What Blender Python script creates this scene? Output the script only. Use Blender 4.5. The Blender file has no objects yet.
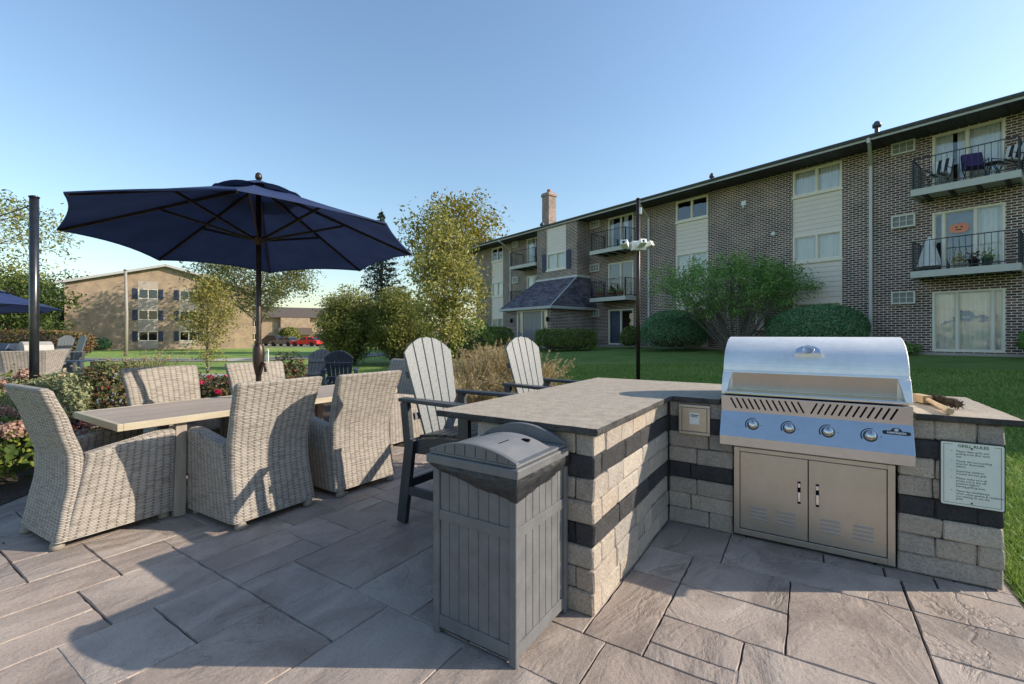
import bpy, math, random
import numpy as np
from mathutils import Vector, Matrix, Euler
random.seed(7)
RNG = np.random.default_rng(11)
SC = bpy.context.scene
COL = SC.collection
R = math.radians
PI = math.pi

# ---------------------------------------------------------------- object helpers
class MB:
    """collects shapes, then links them as one mesh object"""
    def __init__(s):
        s.v = []; s.f = []; s.m = []; s.uv = []; s.sm = []; s.has_uv = False
    def add(s, vs, fs, m=0, uvs=None, smooth=False):
        o = len(s.v); s.v += [tuple(p) for p in vs]
        for i, f in enumerate(fs):
            s.f.append([o + k for k in f]); s.m.append(m); s.sm.append(smooth)
            if uvs is not None:
                s.uv.append(uvs[i]); s.has_uv = True
            else:
                s.uv.append([(0, 0)] * len(f))
        return s
    def box(s, x0, x1, y0, y1, z0, z1, m=0):
        vs = [(x0,y0,z0),(x1,y0,z0),(x1,y1,z0),(x0,y1,z0),(x0,y0,z1),(x1,y0,z1),(x1,y1,z1),(x0,y1,z1)]
        return s.add(vs, [(0,3,2,1),(4,5,6,7),(0,1,5,4),(1,2,6,5),(2,3,7,6),(3,0,4,7)], m)
    def bar(s, p0, p1, w, h, m=0, up=(0,0,1)):
        """box from p0 to p1: w across, h along 'up'"""
        p0 = Vector(p0); p1 = Vector(p1); d = (p1-p0).normalized(); u = Vector(up)
        if abs(d.dot(u)) > .98: u = Vector((1,0,0))
        a = d.cross(u).normalized(); b = a.cross(d).normalized()
        vs = []
        for p in (p0, p1):
            for i, j in ((-1,-1),(1,-1),(1,1),(-1,1)):
                vs.append(p + a*(i*w/2) + b*(j*h/2))
        return s.add(vs, [(0,3,2,1),(4,5,6,7),(0,1,5,4),(1,2,6,5),(2,3,7,6),(3,0,4,7)], m)
    def tube(s, pts, rad, n=8, m=0, caps=True, smooth=True):
        pts = [Vector(p) for p in pts]
        if not hasattr(rad, '__len__'): rad = [rad]*len(pts)
        vs = []; fs = []
        prev = None
        for i, p in enumerate(pts):
            d = (pts[min(i+1, len(pts)-1)] - pts[max(i-1, 0)])
            d = d.normalized() if d.length > 1e-9 else Vector((0,0,1))
            if prev is None:
                a = d.orthogonal().normalized()
            else:
                a = (prev - d*prev.dot(d)); a = a.normalized() if a.length > 1e-6 else d.orthogonal().normalized()
            prev = a; b = d.cross(a)
            for k in range(n):
                t = 2*PI*k/n
                vs.append(p + (a*math.cos(t) + b*math.sin(t))*rad[i])
        for i in range(len(pts)-1):
            for k in range(n):
                fs.append((i*n+k, i*n+(k+1)%n, (i+1)*n+(k+1)%n, (i+1)*n+k))
        s.add(vs, fs, m, smooth=smooth)
        if caps:
            o = len(s.v) - len(vs)
            s.f += [[o+k for k in reversed(range(n))], [o+(len(pts)-1)*n+k for k in range(n)]]
            s.m += [m, m]; s.sm += [False, False]; s.uv += [[(0,0)]*n]*2
        return s
    def lathe(s, prof, n=16, c=(0,0,0), m=0, mtx=None, smooth=True):
        c = Vector(c); vs = []; fs = []
        for r, z in prof:
            for k in range(n):
                t = 2*PI*k/n; p = Vector((r*math.cos(t), r*math.sin(t), z))
                if mtx is not None: p = mtx @ p
                vs.append(c + p)
        for i in range(len(prof)-1):
            for k in range(n):
                fs.append((i*n+k, i*n+(k+1)%n, (i+1)*n+(k+1)%n, (i+1)*n+k))
        s.add(vs, fs, m, smooth=smooth)
        o = len(s.v) - len(vs)
        for i, rev in ((0, True), (len(prof)-1, False)):
            if prof[i][0] > 1e-5:
                r_ = [o+i*n+k for k in range(n)]
                s.f.append(r_[::-1] if rev else r_); s.m.append(m); s.sm.append(False); s.uv.append([(0,0)]*n)
        return s
    def prism(s, poly, a0, a1, axis='y', m=0, me=None):
        """polygon extruded along an axis; poly in the other two coordinates"""
        def P(q, a):
            if axis == 'y': return (q[0], a, q[1])
            if axis == 'x': return (a, q[0], q[1])
            return (q[0], q[1], a)
        n = len(poly); vs = [P(q, a0) for q in poly] + [P(q, a1) for q in poly]
        s.add(vs, [tuple(range(n))[::-1], tuple(range(n, 2*n))], m)
        o = len(s.v) - 2*n
        for k in range(n):
            s.f.append([o+k, o+(k+1)%n, o+n+(k+1)%n, o+n+k]); s.m.append(m if me is None else me); s.sm.append(False); s.uv.append([(0,0)]*4)
        return s
    def block(s, x0, x1, y0, y1, z0, z1, ch=.008, jit=.003, m=0):
        """a tumbled stone: box with chamfered, slightly irregular edges"""
        lo = (x0,y0,z0); hi = (x1,y1,z1); idx = {}; vs = []
        for cx in (0,1):
            for cy in (0,1):
                for cz in (0,1):
                    c = (cx,cy,cz)
                    base = [hi[i] if c[i] else lo[i] for i in range(3)]
                    j = [random.uniform(-jit, jit) for _ in range(3)]
                    cc = [ch*random.uniform(.6, 1.7) for _ in range(3)]
                    for ax in range(3):
                        p = list(base)
                        for i in range(3):
                            if i != ax: p[i] += (-cc[i] if c[i] else cc[i])
                            p[i] += j[i]*.6
                        idx[(c, ax)] = len(vs); vs.append(p)
        fs = []
        for ax in range(3):
            a, b = [i for i in range(3) if i != ax]
            for sd in (0,1):
                q = []
                for u_, w_ in ((0,0),(1,0),(1,1),(0,1)):
                    c = [0,0,0]; c[ax] = sd; c[a] = u_; c[b] = w_
                    q.append(idx[(tuple(c), ax)])
                flip = (sd == 0) != (ax == 1)
                fs.append(q[::-1] if flip else q)
        for e in range(3):                     # chamfers along axis e
            a, b = [i for i in range(3) if i != e]
            for u_ in (0,1):
                for w_ in (0,1):
                    c0 = [0,0,0]; c0[a] = u_; c0[b] = w_; c1 = list(c0); c1[e] = 1
                    fs.append((idx[(tuple(c0), a)], idx[(tuple(c0), b)], idx[(tuple(c1), b)], idx[(tuple(c1), a)]))
        for cx in (0,1):
            for cy in (0,1):
                for cz in (0,1):
                    c = (cx,cy,cz); fs.append((idx[(c,0)], idx[(c,1)], idx[(c,2)]))
        return s.add(vs, fs, m)
    def loft(s, rings, m=0, smooth=True, cap0=False, cap1=True, v0=0.0):
        """closed rings of equal count; uv in metres (perimeter, path)"""
        n = len(rings[0]); rings = [[Vector(p) for p in r] for r in rings]
        vs = [p for r in rings for p in r]; fs = []; uvs = []
        per = [0.0]
        mid = rings[len(rings)//2]
        for k in range(n): per.append(per[-1] + (mid[(k+1)%n]-mid[k]).length)
        vv = [v0]
        for i in range(len(rings)-1):
            vv.append(vv[-1] + max((rings[i+1][k]-rings[i][k]).length for k in range(0, n, max(1, n//6))))
        for i in range(len(rings)-1):
            for k in range(n):
                fs.append((i*n+k, i*n+(k+1)%n, (i+1)*n+(k+1)%n, (i+1)*n+k))
                uvs.append([(per[k],vv[i]),(per[k+1],vv[i]),(per[k+1],vv[i+1]),(per[k],vv[i+1])])
        s.add(vs, fs, m, uvs, smooth)
        o = len(s.v) - len(vs)
        for on, i in ((cap0, 0), (cap1, len(rings)-1)):
            if on:
                r_ = [o+i*n+k for k in range(n)]
                s.f.append(r_ if i else r_[::-1]); s.m.append(m); s.sm.append(False)
                q = [(p.x, p.y) for p in rings[i]]; s.uv.append(q if i else q[::-1]); s.has_uv = True
        return s
    def grid(s, P, nu, nv, m=0, smooth=True, uvf=None):
        """P(i,j) -> point for i in 0..nu, j in 0..nv"""
        vs = [P(i, j) for j in range(nv+1) for i in range(nu+1)]; fs = []; uvs = []
        for j in range(nv):
            for i in range(nu):
                a = j*(nu+1)+i
                fs.append((a, a+1, a+nu+2, a+nu+1))
                if uvf: uvs.append([uvf(i,j), uvf(i+1,j), uvf(i+1,j+1), uvf(i,j+1)])
        return s.add(vs, fs, m, uvs if uvf else None, smooth)
    def xf(s, M, start=0):
        for i in range(start, len(s.v)): s.v[i] = tuple(M @ Vector(s.v[i]))
        return s
    def build(s, name, mats, parent=None, bevel=0, seg=2, loc=None):
        me = bpy.data.meshes.new(name)
        me.from_pydata(s.v, [], s.f)
        if not isinstance(mats, (list, tuple)): mats = [mats]
        for mm in mats: me.materials.append(mm)
        me.polygons.foreach_set('material_index', s.m)
        me.polygons.foreach_set('use_smooth', s.sm)
        if s.has_uv:
            ul = me.uv_layers.new(name='UVMap')
            ul.data.foreach_set('uv', [c for f in s.uv for p in f for c in p])
        me.update()
        o = bpy.data.objects.new(name, me); COL.objects.link(o)
        if parent: o.parent = parent
        if loc: o.location = loc
        if bevel:
            b = o.modifiers.new('bevel', 'BEVEL'); b.width = bevel; b.segments = seg; b.limit_method = 'ANGLE'; b.angle_limit = R(38)
        return o

def tag(o, label=None, cat=None, group=None, kind=None):
    if label: o['label'] = label
    if cat: o['category'] = cat
    if group: o['group'] = group
    if kind or cat: o['kind'] = kind or 'thing'
    return o
def thing(name, label, cat, loc=(0,0,0), rz=0, group=None):
    o = bpy.data.objects.new(name, None); COL.objects.link(o)
    o.empty_display_size = .1; o.location = loc; o.rotation_euler = (0,0,rz)
    return tag(o, label, cat, group)
def dup(root, loc, rz=None, label=None, group=None, scale=None):
    kids = {}
    for ob in bpy.data.objects:
        if ob.parent: kids.setdefault(ob.parent, []).append(ob)
    def cp(o, par):
        c = o.copy(); COL.objects.link(c); c.parent = par
        for ch in kids.get(o, []): cp(ch, c)
        return c
    r = cp(root, None); r.location = loc
    if rz is not None: r.rotation_euler = (0,0,rz)
    if scale: r.scale = (scale,)*3
    return tag(r, label, None, group)
def text_mesh(body, size, align='LEFT', extrude=.0004, spacing=1.0, bold=0):
    cu = bpy.data.curves.new('lettering', 'FONT'); cu.body = body; cu.size = size; cu.align_x = align
    cu.extrude = extrude; cu.space_line = spacing; cu.offset = bold
    o = bpy.data.objects.new('lettering', cu); COL.objects.link(o)
    dg = bpy.context.evaluated_depsgraph_get(); me = bpy.data.meshes.new_from_object(o.evaluated_get(dg))
    bpy.data.objects.remove(o); return me
def text_obj(name, body, size, mat, parent, M, align='LEFT', spacing=1.0, bold=0):
    me = text_mesh(body, size, align, spacing=spacing, bold=bold); me.transform(M); me.materials.clear(); me.materials.append(mat)
    o = bpy.data.objects.new(name, me); COL.objects.link(o); o.parent = parent; return o

# ---------------------------------------------------------------- materials
class NT:
    def __init__(s, name):
        s.mat = bpy.data.materials.new(name); s.mat.use_nodes = True
        s.t = s.mat.node_tree; s.bsdf = s.t.nodes['Principled BSDF']; s.out = s.t.nodes['Material Output']
    def n(s, typ, **kw):
        nd = s.t.nodes.new(typ)
        for k, v in kw.items(): setattr(nd, k, v)
        return nd
    def l(s, a, b): s.t.links.new(a, b)
    def setv(s, sock, v):
        if isinstance(v, bpy.types.NodeSocket): s.l(v, sock)
        else: sock.default_value = v
    def math(s, op, a, b=None, c=None):
        nd = s.n('ShaderNodeMath', operation=op); s.setv(nd.inputs[0], a)
        if b is not None: s.setv(nd.inputs[1], b)
        if c is not None: s.setv(nd.inputs[2], c)
        return nd.outputs[0]
    def coords(s, kind='Object', scale=(1,1,1)):
        tc = s.n('ShaderNodeTexCoord'); mp = s.n('ShaderNodeMapping'); mp.inputs['Scale'].default_value = scale
        s.l(tc.outputs[kind], mp.inputs['Vector']); return mp.outputs[0]
    def noise(s, vec, scale, detail=5, rough=.55, dist=0):
        nd = s.n('ShaderNodeTexNoise'); s.l(vec, nd.inputs['Vector'])
        nd.inputs['Scale'].default_value = scale; nd.inputs['Detail'].default_value = detail
        nd.inputs['Roughness'].default_value = rough; nd.inputs['Distortion'].default_value = dist
        return nd.outputs['Fac']
    def ramp(s, fac, cols, lo=.3, hi=.7, interp='LINEAR', pos=None):
        nd = s.n('ShaderNodeValToRGB'); cr = nd.color_ramp; cr.interpolation = interp
        k = len(cols)
        while len(cr.elements) < k: cr.elements.new(.5)
        for i, c in enumerate(cols):
            cr.elements[i].position = pos[i] if pos else (lo + (hi-lo)*i/max(1, k-1))
            cr.elements[i].color = (c[0], c[1], c[2], 1)
        s.setv(nd.inputs['Fac'], fac); return nd.outputs['Color']
    def mix(s, fac, a, b, mode='MIX'):
        nd = s.n('ShaderNodeMix', data_type='RGBA', blend_type=mode)
        s.setv(nd.inputs[0], fac)
        for k, v in ((6, a), (7, b)):
            if isinstance(v, (tuple, list)): v = (v[0], v[1], v[2], 1)
            s.setv(nd.inputs[k], v)
        return nd.outputs[2]
    def island(s): return s.n('ShaderNodeNewGeometry').outputs['Random Per Island']
    def bump(s, h, dist, strength=1.0, normal=None):
        nd = s.n('ShaderNodeBump'); nd.inputs['Distance'].default_value = dist; nd.inputs['Strength'].default_value = strength
        s.l(h, nd.inputs['Height'])
        if normal is not None: s.l(normal, nd.inputs['Normal'])
        return nd.outputs[0]
    def fin(s, color=None, rough=None, metal=None, normal=None, spec=None):
        b = s.bsdf
        if color is not None:
            if isinstance(color, (tuple, list)): color = (color[0], color[1], color[2], 1)
            s.setv(b.inputs['Base Color'], color)
        if rough is not None: s.setv(b.inputs['Roughness'], rough)
        if metal is not None: b.inputs['Metallic'].default_value = metal
        if normal is not None: s.l(normal, b.inputs['Normal'])
        if spec is not None: b.inputs['Specular IOR Level'].default_value = spec
        return s.mat

def pm(name, cols, scale=6, rough=.6, metal=0, bump=0, bscale=30, isl=None, islf=.6, stretch=(1,1,1), spec=.5, detail=5, dist=0, lo=.3, hi=.7, rvar=.12):
    t = NT(name); v = t.coords('Object', stretch); nz = t.noise(v, scale, detail, .6, dist)
    c = t.ramp(nz, cols, lo, hi)
    if isl: c = t.mix(islf, c, t.ramp(t.island(), isl, 0, 1))
    rg = t.math('MULTIPLY_ADD', nz, rvar*2, rough-rvar)
    nrm = t.bump(t.noise(v, bscale, 4), bump) if bump else None
    return t.fin(c, rg, metal, nrm, spec)

def leaf_mat(name, cols, trans=.35, clump=.5, cscale=1.2):
    """foliage: per-leaf hue plus clump variation of the leaves' own colour, thin and slightly translucent"""
    t = NT(name); v = t.coords('Object')
    f = t.math('ADD', t.math('MULTIPLY', t.island(), 1-clump), t.math('MULTIPLY', t.noise(v, cscale, 2), clump))
    c = t.ramp(f, cols, .18, .82)
    t.fin(c, .55, 0, None, .3)
    tr = t.n('ShaderNodeBsdfTranslucent'); t.l(c, tr.inputs['Color'])
    ms = t.n('ShaderNodeMixShader'); ms.inputs[0].default_value = trans
    t.l(t.bsdf.outputs[0], ms.inputs[1]); t.l(tr.outputs[0], ms.inputs[2]); t.l(ms.outputs[0], t.out.inputs['Surface'])
    return t.mat

def brick_mat(name, c1, c2, mortar, bw=.215, rh=.076, ms=.012, bias=0, extra=None):
    t = NT(name); tc = t.n('ShaderNodeTexCoord'); sp = t.n('ShaderNodeSeparateXYZ'); t.l(tc.outputs['Object'], sp.inputs[0])
    cb = t.n('ShaderNodeCombineXYZ'); t.l(t.math('ADD', sp.outputs[0], sp.outputs[1]), cb.inputs[0]); t.l(sp.outputs[2], cb.inputs[1])
    b = t.n('ShaderNodeTexBrick'); t.l(cb.outputs[0], b.inputs['Vector'])
    for k, v in (('Scale',1),('Mortar Size',ms),('Mortar Smooth',.15),('Bias',bias),('Brick Width',bw),('Row Height',rh)): b.inputs[k].default_value = v
    b.inputs['Color1'].default_value = (*c1,1); b.inputs['Color2'].default_value = (*c2,1); b.inputs['Mortar'].default_value = (*mortar,1)
    nz = t.noise(tc.outputs['Object'], 1.1, 6)
    c = t.mix(1, b.outputs['Color'], t.ramp(nz, [(.72,.72,.74),(1.15,1.12,1.08)]), 'MULTIPLY')
    fine = t.noise(tc.outputs['Object'], 55, 3)
    c = t.mix(.6, c, t.ramp(fine, [(.6,.6,.6),(1.25,1.2,1.15)]), 'MULTIPLY')
    h = t.math('SUBTRACT', t.math('MULTIPLY', fine, .3), b.outputs['Fac'])
    return t.fin(c, .85, 0, t.bump(h, .008), .25)

def wicker_mat():
    t = NT('wicker_weave'); uv = t.n('ShaderNodeTexCoord').outputs['UV']
    sp = t.n('ShaderNodeSeparateXYZ'); t.l(uv, sp.inputs[0])
    ob = t.coords('Object')
    wob = t.math('MULTIPLY', t.math('SUBTRACT', t.noise(ob, 7, 2), .5), .007)
    r = t.math('DIVIDE', t.math('ADD', sp.outputs[1], wob), .0102); ri = t.math('FLOOR', r); rf = t.math('FRACT', r)
    c = t.math('DIVIDE', t.math('ADD', sp.outputs[0], wob), .047); cf = t.math('FRACT', c); ci = t.math('FLOOR', c)
    odd = t.math('ABSOLUTE', t.math('MODULO', ri, 2))
    q = t.math('SUBTRACT', t.math('MULTIPLY', rf, 2), 1); hr = t.math('SUBTRACT', 1, t.math('MULTIPLY', q, q))
    hc = t.math('SINE', t.math('MULTIPLY', cf, PI))
    hc = t.math('POWER', hc, .45)
    dip = t.math('MULTIPLY_ADD', odd, .62, .22)
    h = t.math('MULTIPLY', t.math('MULTIPLY_ADD', hr, .62, .38), t.math('MULTIPLY_ADD', hc, dip, t.math('SUBTRACT', 1, dip)))
    wn = t.n('ShaderNodeTexWhiteNoise', noise_dimensions='2D'); cb = t.n('ShaderNodeCombineXYZ'); t.l(ri, cb.inputs[0]); t.l(ci, cb.inputs[1]); t.l(cb.outputs[0], wn.inputs['Vector'])
    col = t.ramp(h, [(.025,.022,.018),(.14,.12,.10),(.33,.298,.265),(.44,.405,.365)], pos=[.12,.38,.64,.95])  # gaps between strands get their shade in the colour, by weave height
    var = t.ramp(t.math('MULTIPLY_ADD', t.noise(ob, 6, 4), .5, t.math('MULTIPLY', wn.outputs['Value'], .5)), [(.62,.60,.58),(1,.98,.96),(1.12,1.1,1.08)], .15, .85)
    col = t.mix(1, col, var, 'MULTIPLY')
    return t.fin(col, .55, 0, t.bump(h, .007), .35)

def patio_mat():
    t = NT('stamped_concrete'); v = t.coords('Object'); isl = t.island()
    off = t.n('ShaderNodeVectorMath', operation='ADD'); cb = t.n('ShaderNodeCombineXYZ')
    t.l(t.math('MULTIPLY', isl, 37), cb.inputs[0]); t.l(t.math('MULTIPLY', isl, 91), cb.inputs[2]); t.l(v, off.inputs[0]); t.l(cb.outputs[0], off.inputs[1])
    vv = off.outputs[0]
    mp = t.n('ShaderNodeMapping'); mp.inputs['Scale'].default_value = (1,.55,1); t.l(vv, mp.inputs[0])
    a = t.noise(mp.outputs[0], 2.3, 9, .58, 1.3)
    cleft = t.ramp(a, [(0,0,0),(.3,.3,.3),(.34,.34,.34),(.62,.62,.62),(.67,.67,.67),(1,1,1)], pos=[.25,.42,.435,.53,.545,.75])
    b = t.noise(v, 38, 8, .65); big = t.noise(v, 1.1, 4)
    h = t.math('ADD', t.math('MULTIPLY', cleft, .75), t.math('MULTIPLY', b, .30))
    col = t.ramp(t.math('MULTIPLY_ADD', a, .6, t.math('MULTIPLY', b, .4)), [(.22,.175,.148),(.305,.248,.212),(.365,.305,.263),(.43,.368,.32)], .28, .72)
    col = t.mix(.40, col, t.ramp(isl, [(.285,.225,.188),(.325,.265,.225),(.345,.298,.262),(.305,.25,.22)], 0, 1))
    col = t.mix(1, col, t.ramp(big, [(.82,.82,.84),(1.1,1.08,1.06)]), 'MULTIPLY')
    pit = t.noise(v, 130, 2, .5)
    col = t.mix(1, col, t.ramp(pit, [(.6,.6,.6),(1,1,1)], .30, .42), 'MULTIPLY')
    ve = t.math('ABSOLUTE', t.math('SUBTRACT', t.noise(mp.outputs[0], 1.7, 7, .55, 1.8), .5))
    vein = t.ramp(ve, [(.62,.60,.59),(1,1,1)], pos=[.0,.018])
    low = t.ramp(t.noise(v, .9, 3), [(0,0,0),(1,1,1)], .42, .62)
    col = t.mix(t.math('MULTIPLY', low, .75), col, t.mix(1, col, vein, 'MULTIPLY'))
    col = t.mix(.22, col, t.mix(1, col, cleft, 'OVERLAY'))  # low clefts darkened in colour, relief that shade would hide
    h = t.math('ADD', h, t.math('MULTIPLY', t.ramp(ve, [(0,0,0),(1,1,1)], pos=[0,.03]), t.math('MULTIPLY', low, .22)))
    return t.fin(col, t.math('MULTIPLY_ADD', a, .3, .48), 0, t.bump(h, .014), .4)

def stone_mat(name, cols, isl, islf=.65, bumpd=.020):
    t = NT(name); v = t.coords('Object'); i = t.island()
    a = t.noise(v, 13, 7, .65, .4); b = t.noise(v, 70, 5, .7); pit = t.noise(v, 160, 2)
    c = t.mix(islf, t.ramp(a, cols, .3, .7), t.ramp(i, isl, 0, 1))
    c = t.mix(.8, c, t.ramp(b, [(.62,.62,.62),(1.2,1.2,1.2)], .3, .7), 'MULTIPLY')
    c = t.mix(1, c, t.ramp(pit, [(.55,.55,.55),(1,1,1)], .30, .42), 'MULTIPLY')
    h = t.math('MULTIPLY_ADD', a, .6, t.math('MULTIPLY', b, .45))
    return t.fin(c, .88, 0, t.bump(h, bumpd), .25)

def steel_mat(name, base=(.62,.61,.59), rough=.28, axis=0, k=260):
    t = NT(name); sc = [k,k,k]; sc[axis] = 3
    v = t.coords('Object', tuple(sc)); w = t.coords('Object')
    n = t.noise(v, 1, 3, .6); big = t.noise(w, 3.5, 4, .6); sm = t.noise(w, 26, 5, .6)
    c = t.mix(.8, base, t.ramp(t.math('MULTIPLY_ADD', big, .6, t.math('MULTIPLY', sm, .4)), [(.88,.87,.86),(1.05,1.05,1.05)], .32, .62), 'MULTIPLY')
    rr = t.math('ADD', t.math('MULTIPLY_ADD', n, .10, rough-.08), t.math('MULTIPLY', big, .10))
    return t.fin(c, rr, 1.0, t.bump(n, .0006, .6), .5)

def glass_mat(name, tint=(.93,.95,.96), refl=.05):
    """clear pane: reflects by angle, otherwise lets the room behind show"""
    t = NT(name); t.t.nodes.remove(t.bsdf)
    lw = t.n('ShaderNodeFresnel'); lw.inputs['IOR'].default_value = 1.6
    g = t.n('ShaderNodeBsdfGlossy'); g.inputs['Roughness'].default_value = .02; g.inputs['Color'].default_value = (.9,.93,.95,1)
    v = t.coords('Object'); t.l(t.bump(t.noise(v, 1.3, 2), .02, .5), g.inputs['Normal'])
    tr = t.n('ShaderNodeBsdfTransparent'); tr.inputs['Color'].default_value = (*tint,1)
    ms = t.n('ShaderNodeMixShader'); t.l(t.math('ADD', lw.outputs[0], refl), ms.inputs[0]); t.l(tr.outputs[0], ms.inputs[1]); t.l(g.outputs[0], ms.inputs[2])
    t.l(ms.outputs[0], t.out.inputs['Surface']); return t.mat

M = {}
M['patio'] = patio_mat()
M['joint'] = pm('patio_joint', [(.03,.027,.025),(.07,.062,.055)], 20, .9)
M['stone'] = stone_mat('tumbled_stone', [(.25,.207,.172),(.41,.352,.30),(.55,.485,.418)], [(.25,.222,.20),(.54,.46,.38),(.37,.33,.295),(.48,.385,.305),(.30,.28,.268),(.58,.51,.435)])
M['dark_stone'] = stone_mat('charcoal_stone', [(.028,.028,.03),(.075,.075,.08)], [(.03,.03,.032),(.075,.075,.08)], .5)
M['mortar'] = pm('wall_core', [(.035,.032,.03),(.07,.062,.055)], 30, .95)
M['slab_top'] = stone_mat('counter_limestone', [(.28,.24,.195),(.38,.33,.27),(.46,.405,.335)], [(.38,.33,.27),(.38,.33,.27)], .3, .003)
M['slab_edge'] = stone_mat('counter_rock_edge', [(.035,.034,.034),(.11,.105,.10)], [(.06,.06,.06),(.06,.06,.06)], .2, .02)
M['steel'] = steel_mat('brushed_steel')
M['steel_panel'] = steel_mat('brushed_steel_panel', (.60,.60,.60), .2)
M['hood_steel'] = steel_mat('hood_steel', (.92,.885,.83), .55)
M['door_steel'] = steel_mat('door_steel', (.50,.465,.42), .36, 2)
M['chrome'] = pm('chrome', [(.75,.75,.76),(.85,.85,.86)], 5, .12, 1, rvar=.04)
M['black'] = pm('black_plastic', [(.012,.012,.013),(.022,.022,.024)], 20, .4)
M['hole'] = pm('dark_slot', [(.004,.004,.004),(.008,.008,.008)], 20, .9, spec=.05)  # near-black colour stands in for the shade inside slots and recesses
M['white_paint'] = pm('white_paint', [(.74,.74,.72),(.82,.82,.8)], 8, .45)
M['sign_face'] = pm('sign_enamel', [(.60,.64,.60),(.68,.71,.66)], 6, .35)
M['sign_green'] = pm('sign_green_ink', [(.035,.12,.05),(.05,.15,.065)], 20, .5)
M['ink'] = pm('dark_ink', [(.06,.085,.065),(.09,.11,.09)], 20, .5)
M['can'] = pm('gray_resin', [(.105,.108,.115),(.15,.152,.16)], 9, .52, 0, .002, 90, spec=.4, detail=8)
M['can_lid'] = pm('sunlit_gray_resin', [(.15,.152,.156),(.20,.20,.203)], 9, .5, 0, .001, 120, spec=.4)  # paler copy of the bin resin, sunlight on the lid painted in
M['bag'] = pm('black_bag', [(.012,.013,.016),(.022,.024,.028)], 9, .40, 0, .010, 11, spec=.45, stretch=(1,1,2.2))
M['wicker'] = wicker_mat()
M['foot'] = pm('chair_foot', [(.20,.175,.145),(.27,.24,.20)], 20, .6)
M['table_slat'] = pm('table_board', [(.25,.205,.17),(.35,.29,.245),(.42,.355,.30)], 5, .55, 0, .002, 40, [(.25,.20,.165),(.38,.315,.265)], .6, (14,.8,14))
M['table_edge'] = pm('table_frame', [(.36,.30,.21),(.45,.385,.285)], 5, .5, 0, .001, 60, stretch=(6,1,6))
M['table_leg'] = pm('table_trestle', [(.22,.18,.145),(.30,.25,.20)], 5, .55, stretch=(6,6,1))
M['navy'] = None
def cloth_mat(name, cols, trans):
    t = NT(name); v = t.coords('Object'); c = t.ramp(t.noise(v, 4, 4), cols)
    w = t.noise(t.coords('Object', (300,300,300)), 1, 2)
    t.fin(c, .8, 0, t.bump(w, .0008, .4), .25)
    tr = t.n('ShaderNodeBsdfTranslucent'); t.l(c, tr.inputs['Color']); ms = t.n('ShaderNodeMixShader'); ms.inputs[0].default_value = trans
    t.l(t.bsdf.outputs[0], ms.inputs[1]); t.l(tr.outputs[0], ms.inputs[2]); t.l(ms.outputs[0], t.out.inputs['Surface']); return t.mat
M['navy'] = cloth_mat('navy_canvas', [(.022,.040,.11),(.032,.055,.145)], .18)
M['bronze'] = pm('bronze_metal', [(.045,.032,.028),(.075,.055,.048)], 14, .42, .7, rvar=.08)
M['adir'] = pm('slate_lumber', [(.018,.023,.031),(.032,.040,.052)], 9, .42, 0, .003, 70, spec=.55, detail=7)
M['adir_glare'] = pm('slate_lumber_glare', [(.085,.10,.115),(.15,.17,.18)], 60, .46, 0, .003, 90, spec=.6, detail=7)  # paler copy of the lumber, sun glare on the backs painted in
M['navy_chair'] = pm('navy_lumber', [(.02,.032,.06),(.035,.05,.085)], 9, .45, 0, .002, 70)
M['brick'] = brick_mat('brown_brick', (.078,.042,.042), (.235,.122,.102), (.78,.70,.63), .23, .082, .0125, -.15)
M['tan_brick'] = brick_mat('tan_brick', (.40,.295,.21), (.48,.36,.26), (.44,.36,.285), .21, .075, .010)
M['siding'] = pm('beige_siding', [(.76,.64,.55),(.84,.715,.62)], 3, .6, 0, .002, 60, stretch=(1,1,6))
M['win_frame'] = pm('cream_frame', [(.79,.70,.575),(.85,.765,.64)], 5, .5)
M['glass'] = glass_mat('window_glass')
M['curtain'] = pm('curtain_cloth', [(.70,.70,.67),(.80,.80,.77)], 4, .8, stretch=(12,12,1))
M['curtain_blue'] = pm('blue_curtain', [(.10,.15,.22),(.15,.21,.30)], 4, .8)
M['room'] = pm('room_dark', [(.03,.03,.032),(.05,.05,.052)], 4, .9)  # near-black, the dimness of the rooms is in the colour
M['roof'] = brick_mat('asphalt_shingle', (.10,.09,.115), (.22,.20,.24), (.05,.045,.055), .3, .13, .010)
M['gutter'] = pm('dark_gutter', [(.045,.05,.06),(.07,.075,.085)], 6, .4)
M['fascia'] = pm('fascia_trim', [(.42,.41,.40),(.50,.49,.47)], 6, .5)
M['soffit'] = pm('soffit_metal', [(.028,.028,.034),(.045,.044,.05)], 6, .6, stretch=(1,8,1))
M['bal_slab'] = pm('balcony_fascia', [(.48,.46,.41),(.56,.54,.48)], 4, .6)
M['iron'] = pm('black_iron', [(.012,.013,.016),(.025,.026,.03)], 12, .45)
M['downspout'] = pm('downspout_paint', [(.55,.52,.49),(.62,.59,.56)], 5, .5)
M['shutter'] = pm('navy_shutter', [(.02,.028,.06),(.035,.043,.085)], 9, .5)
M['door'] = pm('gray_door', [(.24,.22,.205),(.30,.28,.26)], 6, .5)
M['ac'] = pm('ac_sleeve', [(.62,.59,.53),(.70,.67,.61)], 9, .5)
M['pole_steel'] = pm('black_pole', [(.008,.009,.012),(.016,.018,.024)], 8, .3, 0, spec=.6)
M['lawn'] = None
M['bark'] = pm('bark', [(.06,.045,.035),(.13,.10,.08)], 12, .9, 0, .02, 25, stretch=(3,3,.7))
M['gray_bark'] = pm('gray_bark', [(.12,.10,.085),(.22,.19,.16)], 12, .9, 0, .02, 25, stretch=(3,3,.7))
M['mulch'] = pm('mulch', [(.022,.015,.011),(.05,.034,.025),(.09,.065,.05)], 26, .95, 0, .04, 40)
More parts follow.
